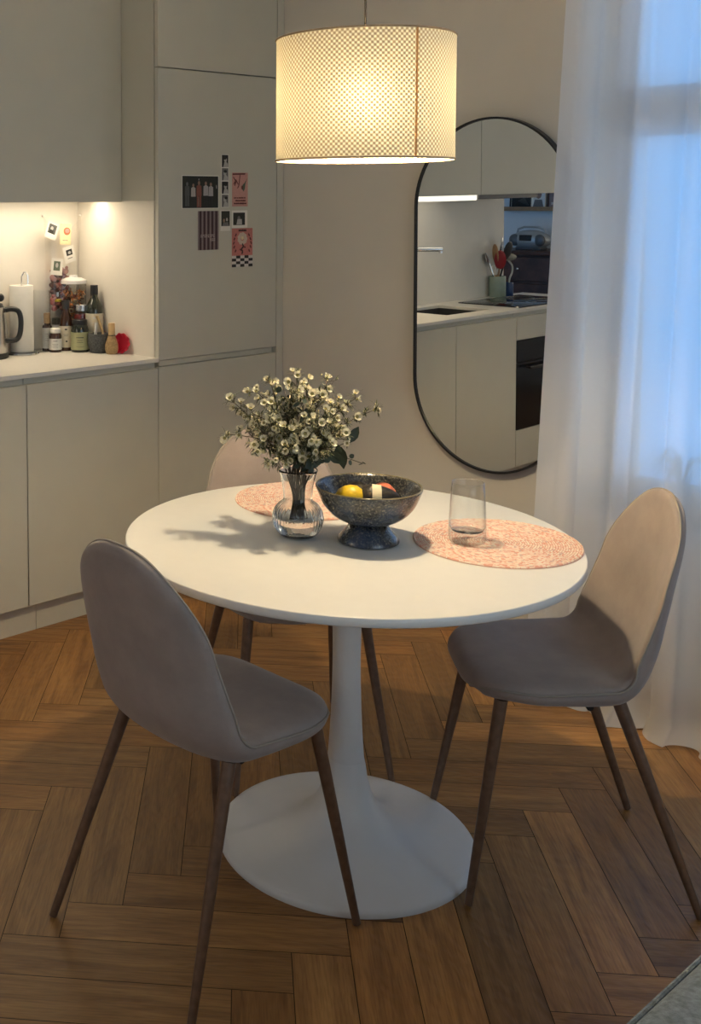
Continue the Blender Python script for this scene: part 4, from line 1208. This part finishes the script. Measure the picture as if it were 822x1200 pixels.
PM = {k: mat('print_' + k, c, .55, var=.08, vscale=150) for k, c in dict(night=(.022, .024, .020), grey=(.09, .095, .09), shirt=(.42, .39, .38), skin=(.30, .19, .14), dress=(.24, .085, .06), dark=(.03, .027, .026), pink=(.60, .31, .27), maroon=(.14, .035, .03),
      stripe=(.055, .025, .030), mauve=(.25, .195, .19), letter=(.42, .36, .35), tone=(.45, .44, .42), mid=(.16, .155, .15), black=(.02, .018, .018), rose=(.56, .20, .175), cream=(.62, .52, .42), white=(.66, .63, .60), orange=(.50, .16, .07), greenp=(.10, .13, .09), yel=(.78, .70, .42)).items()}
def person(x, y, h, top, bottom, skin=None):
    s = h / .12
    return [(el(x, y + .105 * s, .007 * s, .009 * s), skin or PM['skin']), ([(x - .015 * s, y + .05 * s), (x + .015 * s, y + .05 * s), (x + .014 * s, y + .092 * s), (x + .005 * s, y + .097 * s), (x - .005 * s, y + .097 * s), (x - .014 * s, y + .092 * s)], top),
            (rc(x - .013 * s, y, x - .001 * s, y + .05 * s), bottom), (rc(x + .001 * s, y, x + .013 * s, y + .05 * s), bottom)]
def cards():
    X = XF + .0004
    def at(y0, z0, y1, z1): return (X, (y0 + y1) / 2, (z0 + z1) / 2), abs(y1 - y0), abs(z1 - z0)
    G = 'photos and cards on the fridge cabinet'
    l, w_, h = at(.850, 1.633, 1.046, 1.504)
    W2, H2 = w_ / 2, h / 2
    sh = [(rc(-W2 + .003, -H2 + .002, W2 - .003, H2 - .003), PM['night'])]
    sh += person(-.070, -.055, .098, PM['grey'], PM['grey'], PM['mid']) + person(-.038, -.058, .095, PM['shirt'], PM['dark']) + person(-.008, -.060, .108, PM['dress'], PM['dress']) + person(.028, -.058, .104, PM['shirt'], PM['dark']) + person(.055, -.058, .100, PM['shirt'], PM['dark'])
    sh += [(rc(-.013, -.055, -.009, -.02), PM['skin']), (el(.085, .02, .002, .008), PM['shirt']), (el(-.009, .048, .002, .004), PM['shirt'])]
    card('photo_print', 'dark group photo of five standing people on the fridge cabinet', 'photo', w_, h, sh, M_paperw, l, 0, 0, G)
    l, w_, h = at(1.060, 1.717, 1.101, 1.507)
    sh = []
    for k in range(4):
        y0 = h / 2 - (k + 1) * h / 4 + .002; y1 = y0 + h / 4 - .004
        sh += [(rc(-w_ / 2 + .003, y0, w_ / 2 - .003, y1), PM['black' if k % 2 == 0 else 'mid']),
               ([(-.010, y0), (.016, y0), (.015, y0 + .014), (.006, y0 + .022), (-.004, y0 + .020)], PM['tone']), (el(.002 - .003 * (k % 2), y0 + .029, .008, .010), PM['tone']), (el(-.001 + .002 * k, y0 + .036, .009, .006), PM['black'])]
    card('photo_strip', 'tall black and white photo-booth strip of four frames on the fridge cabinet', 'photo', w_, h, sh, M_paperw, l, 0, 0, G)
    l, w_, h = at(1.120, 1.646, 1.208, 1.511)
    sh = [([(-.042, .064), (.030, .066), (.028, .060), (-.042, .058)], PM['maroon'])]
    def stroke(pts, r, m):
        for a, b_ in zip(pts[:-1], pts[1:]):
            d = Vector((b_[0] - a[0], b_[1] - a[1])); n = Vector((-d.y, d.x)).normalized() * r
            sh.append(([(a[0] - n.x, a[1] - n.y), (b_[0] - n.x, b_[1] - n.y), (b_[0] + n.x, b_[1] + n.y), (a[0] + n.x, a[1] + n.y)], m))
    stroke([(-.038, .05), (-.022, .03), (-.030, .015), (-.024, .040), (-.010, .020)], .0022, PM['maroon'])
    stroke([(.000, .058), (-.004, .035), (-.006, .018), (-.014, .005)], .0022, PM['maroon'])
    stroke([(-.03, .032), (-.036, .020)], .002, PM['maroon'])
    sh.append(([(.040, .046), (.026, .028), (.010, .014), (.008, .005), (.020, -.008), (.027, .004), (.030, .024)], PM['greenp']))
    sh.append((el(.012, .008, .005, .008), PM['maroon']))
    rnd = random.Random(4)
    for zz, x0, x1 in ((-.034, -.034, .030), (-.045, -.026, .028), (-.056, -.034, .033)):       # three lines of small hand lettering
        x = x0
        while x < x1:
            q = rnd.uniform(.002, .0045); stroke([(x, zz - .002), (x + q * .4, zz + .003), (x + q * .9, zz - .0015)], .0009, PM['maroon']); x += q + rnd.choice((.0006, .0006, .003))
    card('postcard', 'plain pink card with three lines of dark red writing, on the fridge cabinet', 'card', w_, h, sh, PM['pink'], l, 0, 0, G)
    l, w_, h = at(.934, 1.494, 1.046, 1.341)
    sh = []
    n = 5
    for k in range(n): x = -w_ / 2 + .008 + k * (w_ - .006) / n; sh.append((rc(x, -h / 2, x + .0115, h / 2), PM['stripe']))
    def stroke2(pts, r, m):
        for a, b_ in zip(pts[:-1], pts[1:]):
            d = Vector((b_[0] - a[0], b_[1] - a[1])); nn = Vector((-d.y, d.x)).normalized() * r
            sh.append(([(a[0] - nn.x, a[1] - nn.y), (b_[0] - nn.x, b_[1] - nn.y), (b_[0] + nn.x, b_[1] + nn.y), (a[0] + nn.x, a[1] + nn.y)], m))
    rnd = random.Random(8)
    for zz, x0, x1 in ((-.022, -.040, .042), (-.038, .010, .042)):
        x = x0
        while x < x1 - .006:
            stroke2([(x, zz - .006), (x + .001, zz + .006), (x + .006, zz + .005)], .0011, PM['letter']); stroke2([(x + .001, zz), (x + .006, zz + rnd.uniform(-.006, .004))], .0011, PM['letter']); x += .0095
    card('postcard', 'card with dark purple vertical stripes below the group photo', 'card', w_, h, sh, PM['mauve'], l, 0, 0, G)
    l, w_, h = at(1.056, 1.496, 1.110, 1.414)
    sh = [(rc(-.023, -.022, .024, .038), PM['night']), (el(-.008, .000, .006, .008), PM['skin']), (el(.008, .004, .005, .007), PM['tone']), ([(-.018, -.022), (.020, -.022), (.014, -.006), (-.012, -.008)], PM['mid'])]
    card('instant_photo', 'small instant photo with a dark picture between the striped and pink cards', 'photo', w_, h, sh, M_paperw, l, 0, 0, G)
    l, w_, h = at(1.112, 1.495, 1.212, 1.425)
    sh = [(rc(-.036, -.024, .030, .026), PM['night']), (el(-.004, .004, .008, .009), PM['mid']), ([(-.018, -.022), (.014, -.022), (.012, .0), (-.012, .0)], PM['tone'])]
    card('instant_photo', 'square instant photo of a figure in white, directly above the chequered card', 'photo', w_ - .012, h, sh, M_paperw, l, 0, 0, G)
    l, w_, h = at(1.119, 1.423, 1.236, 1.267)
    sh = []
    for r_ in range(4):
        for c in range(5):
            if (r_ + c) % 2 == 0: sh.append((rc(-w_ / 2 + c * w_ / 5, -h / 2 + r_ * .0115, -w_ / 2 + (c + 1) * w_ / 5, -h / 2 + (r_ + 1) * .0115), PM['black']))
            else: sh.append((rc(-w_ / 2 + c * w_ / 5, -h / 2 + r_ * .0115, -w_ / 2 + (c + 1) * w_ / 5, -h / 2 + (r_ + 1) * .0115), PM['white']))
    for k in range(9):          # a bloom drawn from petals
        a = k * 2 * PI / 9; sh.append((el(.000 + .018 * math.cos(a), .036 + .017 * math.sin(a), .010, .009), PM['cream']))
    sh.append((el(.0, .038, .007, .007), PM['yel']))
    stroke_pts = [(.0, .016), (.006, .004), (-.006, -.006), (.002, -.016), (-.003, -.026)]
    stroke2(stroke_pts, .003, PM['black']); stroke2([(.004, .004), (.018, .0)], .003, PM['maroon']); stroke2([(-.004, -.012), (-.014, -.006)], .003, PM['maroon'])
    for k in range(-2, 3): stroke2([(k * .009 - .003, .066), (k * .009, .073), (k * .009 + .003, .066)], .0016, PM['black'])
    for s in (-1, 1):
        for k in range(5): stroke2([(s * (.034 + .012 * math.sin(k * .75)), .056 - .016 * k), (s * (.040 + .012 * math.sin(k * .75)), .046 - .016 * k)], .0026, PM['maroon'])
    card('postcard', 'red-pink card with a pale bloom and black and white chequers at the bottom', 'card', w_, h, sh, PM['rose'], l, 0, 0, G)
    # four little pictures on the hanging bag
    G2 = 'pictures on the hanging bag'
    def mini(label, px, z, tilt, w2, h2, inner, y):
        card('instant_photo', label, 'photo', w2, h2, inner, M_paperw, (px, y, z), tilt, 0, G2)
    sq = [(rc(-.016, -.010, .016, .022), PM['grey']), (el(-.002, .008, .006, .007), PM['tone']), ([(-.012, -.010), (.010, -.010), (.006, .003), (-.008, .003)], PM['night'])]
    mini('small white-bordered photo tilted at the top left of the hanging bag', -1.994, 1.417, R(-20), .056, .066, [([(x * 1.18, y * 1.18) for x, y in p_], m_) for p_, m_ in sq], .560)
    or_ = [(el(.006, .012, .017, .016), PM['orange']), (el(.008, .014, .011, .009), PM['pink']), (rc(-.014, -.026, .012, -.024), PM['mid'])]
    card('small_card', 'upright pale yellow card with an orange round motif on the hanging bag', 'card', .054, .084, or_, PM['yel'], (-1.986, .622, 1.402), R(-3), 0, G2)
    mini('small white-bordered photo tilted at the right middle of the hanging bag', -1.986, 1.320, R(14), .056, .066, [(rc(-.014, -.004, .016, .020), PM['night']), (el(.002, .007, .008, .006), PM['tone']), (rc(-.012, -.017, .012, -.014), PM['mid'])], .640)
    mini('small white-bordered green photo at the lower left of the hanging bag', -1.990, 1.272, R(-7), .058, .068, [(rc(-.016, -.016, .016, .022), PM['greenp']), (el(.0, .006, .007, .010), PM['tone'])], .580)
cards()

# ------------------------------------------------------------------ sofa corner in the foreground
def sofa():
    t = thing('sofa', 'grey-blue linen sofa whose padded arm fills the corner nearest the camera', 'sofa', (1.085, -.9, 0))
    def cushion(name, x0, y0, z0, x1, y1, z1, r, m=M_sofa):
        b = BM(); box(b, x0, y0, z0, x1, y1, z1)
        bmesh.ops.subdivide_edges(b, edges=b.edges[:], cuts=6, use_grid_fill=True)
        cx, cy, cz = (x0 + x1) / 2, (y0 + y1) / 2, (z0 + z1) / 2
        hx, hy, hz = (x1 - x0) / 2, (y1 - y0) / 2, (z1 - z0) / 2
        for v in b.verts:
            d = Vector((v.co.x - cx, v.co.y - cy, v.co.z - cz))
            q = Vector((max(-hx + r, min(hx - r, d.x)), max(-hy + r, min(hy - r, d.y)), max(-hz + r, min(hz - r, d.z))))
            e = d - q
            if e.length > 1e-6: e = e.normalized() * r
            puff = .012 * (1 - (d.x / hx) ** 2 * .8) * (1 - (d.y / hy) ** 2 * .8) if name != 'frame' else 0
            v.co = Vector((cx, cy, cz)) + q + e + Vector((0, 0, puff if d.z > 0 else 0))
        bmesh.ops.subdivide_edges(b, edges=b.edges[:], cuts=1, use_grid_fill=True, smooth=.6)
        return obj(name, b, m, t, angle=0)
    cushion('armrest', 0, -.75, .12, .26, .72, .588, .055)
    cushion('seat_cushion', .265, -.50, .30, 1.20, .72, .46, .05)
    cushion('backrest', .265, -.75, .12, 1.20, -.505, .80, .07)
    cushion('frame', .265, -.50, .12, 1.20, .72, .295, .02)
    for x in (.06, 1.14):
        for y in (-.68, .66):
            b = BM(); lathe(b, [(0, 0), (.018, 0), (.024, .125), (0, .125)], 16, x, y, close_ends=False); obj('leg', b, M_leg, t)
    b = BM(); tube(b, [(.012, -.73, .555), (.006, -.3, .562), (.006, .3, .562), (.012, .70, .555)], .004, 8); obj('piping', b, M_sofa, t)
sofa()

# ------------------------------------------------------------------ plant on the window sill
def sill_plant():
    t = thing('potted_plant', 'arching green plant on the window sill, dim behind the curtain', 'plant', (.075, 1.53, .5205))
    b = BM(); lathe(b, [(0, 0), (.05, 0), (.065, .09), (.066, .10), (.058, .10), (.055, .085), (0, .085)], 28, close_ends=False); obj('pot', b, M_pot, t)
    b = BM(); rnd = random.Random(2)
    for k in range(26):
        a = rnd.uniform(0, 6.28); L = rnd.uniform(.12, .22); h = rnd.uniform(.10, .20)
        d = Vector((math.cos(a), math.sin(a) * .5, 0))
        P = bez(Vector((0, 0, .085)), d * L * .25 + Vector((0, 0, .09 + h * 1.1)), d * L * .8 + Vector((0, 0, .05 + h * .5)), 9)
        s = Vector((-d.y, d.x, 0)).normalized()
        prev = None
        for i, p in enumerate(P):
            w_ = .006 * math.sin(PI * (i + .6) / 9.6)
            q = (b.verts.new(p - s * w_), b.verts.new(p + s * w_))
            if prev: b.faces.new((prev[0], prev[1], q[1], q[0]))
            prev = q
    obj('leaves', b, M_plant, t, angle=0)
sill_plant()

# ------------------------------------------------------------------ what the mirror shows beyond the hob
def far_corner():
    # utensil pot and blue cup at the end of the worktop
    cx_, cy_ = -2.0, -.94
    lathe_thing('utensil_pot', 'sage green utensil pot at the far end of the worktop, in the mirror', 'pot', cx_, cy_, [('pot', [(0, 0), (.045, 0), (.047, .003), (.047, .118), (.045, .121), (.042, .118), (.042, .006), (0, .006)], M_sage)])
    o0 = Vector((cx_, cy_, WT + .008))
    def utensil(name, label, lean, top, head, m_head, m_shaft, hl, hw_, sh=.2):
        t = thing(name, label, 'utensil', o0, 0, 'utensils in the green pot')
        e = Vector((lean[0], lean[1], top))
        s0 = Vector((-lean[0] * .25, -lean[1] * .25, .002))
        b = BM(); tube(b, [s0, s0.lerp(e, .8)], .005, 8); obj('handle', b, m_shaft, t)
        d = (e - s0).normalized()
        b = BM(); c = s0.lerp(e, .8) + d * hl * .45
        ball(b, (0, 0, 0), 1, 16, 10, (hw_, .006, hl / 2))
        q = d.to_track_quat('Z', 'Y').to_matrix().to_4x4()
        rot = Matrix.Rotation(R(40), 4, 'Z')
        bmesh.ops.transform(b, matrix=Matrix.Translation(c) @ q @ rot, verts=b.verts); obj('head', b, m_head, t, angle=0)
    utensil('spatula', 'dark red silicone spatula in the green pot, in the mirror', (.035, .030), .20, 0, M_red, M_lwood, .115, .036)
    utensil('wooden_spoon', 'wooden spoon behind the red spatula in the green pot', (.005, .028), .235, 0, M_lwood, M_lwood, .12, .036)
    utensil('slotted_turner', 'black turner leaning over the green pot towards the hob', (.045, -.035), .265, 0, M_blackpl, M_blackpl, .11, .040)
    utensil('steel_spoon', 'grey serving spoon rising highest out of the green pot', (.015, -.02), .295, 0, M_steel, M_steel, .11, .028)
    utensil('ladle', 'long grey ladle leaning out of the green pot towards the splashback', (-.035, .06), .235, 0, M_steel, M_steel, .07, .030)
    utensil('whisk', 'white-handled slotted spoon low at the side of the green pot', (.02, .06), .155, 0, M_paperw, M_lwood, .07, .020)
    bx_, by_ = -1.985, -1.03
    lathe_thing('blue_cup', 'deep blue cup beside the green utensil pot, in the mirror', 'cup', bx_, by_, [('cup', [(0, 0), (.026, 0), (.028, .003), (.028, .078), (.0265, .080), (.025, .078), (.025, .005), (0, .005)], M_blue)])
    t = thing('dish_brush', 'pale dish brush with a curved handle standing in the blue cup', 'brush', (bx_, by_, WT + .006))
    b = BM(); hp, _ = cat([(0, 0, .004), (.004, -.002, .09), (.012, -.016, .13), (.010, -.020, .17), (-.006, .0, .205)], 18); tube(b, hp, .0055, 8); obj('handle', b, M_greylab, t)
    b = BM(); ball(b, (.0, .004, .222), 1, 18, 10, (.046, .046, .022)); obj('head', b, mat('beige_bristles', (.42, .39, .31), .9, var=.2, vscale=200), t, angle=0)
    # sideboard against the south wall
    sx0, sx1, sy0, sy1, sh_ = -3.30, -2.15, -3.19, -2.78, 1.085
    t = thing('sideboard', 'dark brown wooden sideboard beyond the kitchen, seen in the mirror', 'sideboard', ((sx0 + sx1) / 2, (sy0 + sy1) / 2, 0))
    o = Vector(t.location); hx = (sx1 - sx0) / 2; hy = (sy1 - sy0) / 2
    b = BM(); box(b, -hx, -hy, .10, hx, hy - .02, sh_ - .031, .003, 1); obj('body', b, M_dwood, t)
    b = BM(); box(b, -hx - .015, -hy, sh_ - .03, hx + .015, hy + .012, sh_, .006, 2); obj('top', b, M_dwood, t)
    for k in range(2):
        x0 = -hx + .02 + k * (hx - .01); x1 = x0 + hx - .03
        b = BM(); box(b, x0, hy - .019, .13, x1, hy, .84, .004, 1); box(b, x0 + .07, hy - .0005, .20, x1 - .07, hy + .008, .77, .006, 1); d = obj('door', b, M_dwood, t)
        b = BM(); ball(b, (x1 - .03 if k == 0 else x0 + .03, hy + .012, .5), .012); obj('knob', b, M_steel, d)
        b = BM(); box(b, x0, hy - .019, .86, x1, hy, sh_ - .045, .004, 1); d = obj('drawer', b, M_dwood, t)
        b = BM(); ball(b, ((x0 + x1) / 2, hy + .012, .95), .012); obj('knob', b, M_steel, d)
    for x in (-hx + .04, hx - .04):
        for y in (-hy + .04, hy - .04):
            b = BM(); lathe(b, [(0, 0), (.016, 0), (.024, .102), (0, .102)], 12, x, y, close_ends=False); obj('leg', b, M_dwood, t)
    # radio on it
    r_ = thing('portable_radio', 'rounded silver portable radio on the dark sideboard, in the mirror', 'radio', (-3.02, -2.97, sh_))
    M_sil = mat('silver_plastic', (.45, .45, .43), .35, metal=.3)
    b = BM(); ball(b, (0, 0, .075), 1, 28, 16, (.165, .085, .075)); obj('body', b, M_sil, r_, angle=0)
    b = BM(); tube(b, [(-.12, 0, .11), (-.11, 0, .155), (-.06, 0, .172), (.06, 0, .172), (.11, 0, .155), (.12, 0, .11)], .008, 8); obj('handle', b, M_sil, r_, angle=0)
    b = BM(); box(b, -.05, .065, .07, .05, .088, .115, .004, 1); obj('display', b, M_blackpl, r_)
    for s in (-1, 1):
        b = BM(); ball(b, (s * .105, .058, .075), 1, 18, 12, (.045, .022, .045)); obj('speaker', b, M_hood, r_, angle=0)
    b = BM(); box(b, -.11, -.05, 0, .11, .05, .02, .005, 1); obj('foot', b, M_hood, r_)
    p = thing('table_fan', 'small round grey desk fan right of the radio on the sideboard', 'fan', (-2.72, -2.97, sh_))
    b = BM(); lathe(b, [(0, 0), (.05, 0), (.052, .006), (.045, .014), (.010, .02), (.008, .07), (0, .07)], 24, close_ends=False); obj('stand', b, M_paperw, p)
    b = BM()
    for q in range(4): tube(b, [((.02 + .018 * q) * math.cos(a * PI / 16), .02 - .004 * q, .12 + (.02 + .018 * q) * math.sin(a * PI / 16)) for a in range(32)], .002, 5, closed=True)
    for q in range(8): tube(b, [(0, .02, .12), (.076 * math.cos(q * PI / 4), .006, .12 + .076 * math.sin(q * PI / 4))], .0018, 5)
    obj('cage', b, M_sage, p, angle=0)
    b = BM(); ball(b, (0, -.01, .12), .024); obj('motor', b, M_sage, p, angle=0)
    # picture ledge with three pictures
    b = BM(); box(b, -3.36, YS + .001, 1.375, -2.30, YS + .09, 1.392, .002, 1); box(b, -3.36, YS + .08, 1.392, -2.30, YS + .09, 1.408, .002, 1)
    tag(obj('picture_ledge', b, M_lwood), 'oak picture ledge on the wall above the sideboard, in the mirror', 'shelf')
    def pic(label, x, w_, h, shapes, fm):
        t = thing('framed_picture', label, 'picture', (x, YS + .055, 1.3925))
        t.rotation_euler = (R(5), 0, 0)
        b = BM()
        for a in ((-w_ / 2, 0, -w_ / 2 + .012, h), (w_ / 2 - .012, 0, w_ / 2, h), (-w_ / 2, 0, w_ / 2, .012), (-w_ / 2, h - .012, w_ / 2, h)): box(b, a[0], -.008, a[1], a[2], .008, a[3], .001, 1)
        obj('frame', b, fm, t)
        mats = [M_paperw]; b = BM(); box(b, -w_ / 2 + .008, -.006, .008, w_ / 2 - .008, .002, h - .008)
        for pts, m in shapes:
            if m not in mats: mats.append(m)
            v1 = [b.verts.new((-xx, .0026, zz)) for xx, zz in pts]; f = b.faces.new(v1); f.material_index = mats.index(m)
        obj('print', b, None, t, mats=mats, smooth=False)
    pic('framed dark landscape print on the picture ledge, first from the splashback end', -3.22, .19, .16, [(rc(-.08, .015, .08, .145), PM['night']), ([(-.08, .015), (.08, .015), (.03, .06), (-.03, .09)], PM['grey'])], M_black)
    pic('framed portrait print with a white ground, middle of the picture ledge', -3.07, .12, .18, [(el(0, .11, .026, .034), PM['skin']), (el(0, .135, .030, .020), PM['dark']), ([(-.045, .015), (.045, .015), (.03, .07), (-.03, .07)], PM['mid'])], M_paperw)
    pic('framed mauve print on the picture ledge, right of the portrait', -2.90, .18, .24, [(rc(-.08, .015, .08, .225), PM['mauve']), (el(.0, .10, .05, .04), PM['stripe']), (rc(-.06, .03, .06, .05), PM['white'])], M_dwood)
far_corner()

# ------------------------------------------------------------------ unseen globe lamp, added as warm fill light
def make_fill_lamp():
    t = thing('fill_lamp', 'glowing white globe on a stand, added out of frame as warm fill', 'lamp', (-1.15, -2.70, 0))
    b = BM(); lathe(b, [(0, 0), (.14, 0), (.14, .012), (.012, .02), (.012, 1.40), (0, 1.40)], 24, close_ends=False); obj('stand', b, M_black, t)
    b = BM(); ball(b, (0, 0, 1.60), .2, 28, 18); obj('fill_globe', b, emission('fill_globe_glow', (1.0, .86, .68), 3.0), t, angle=0)
make_fill_lamp()
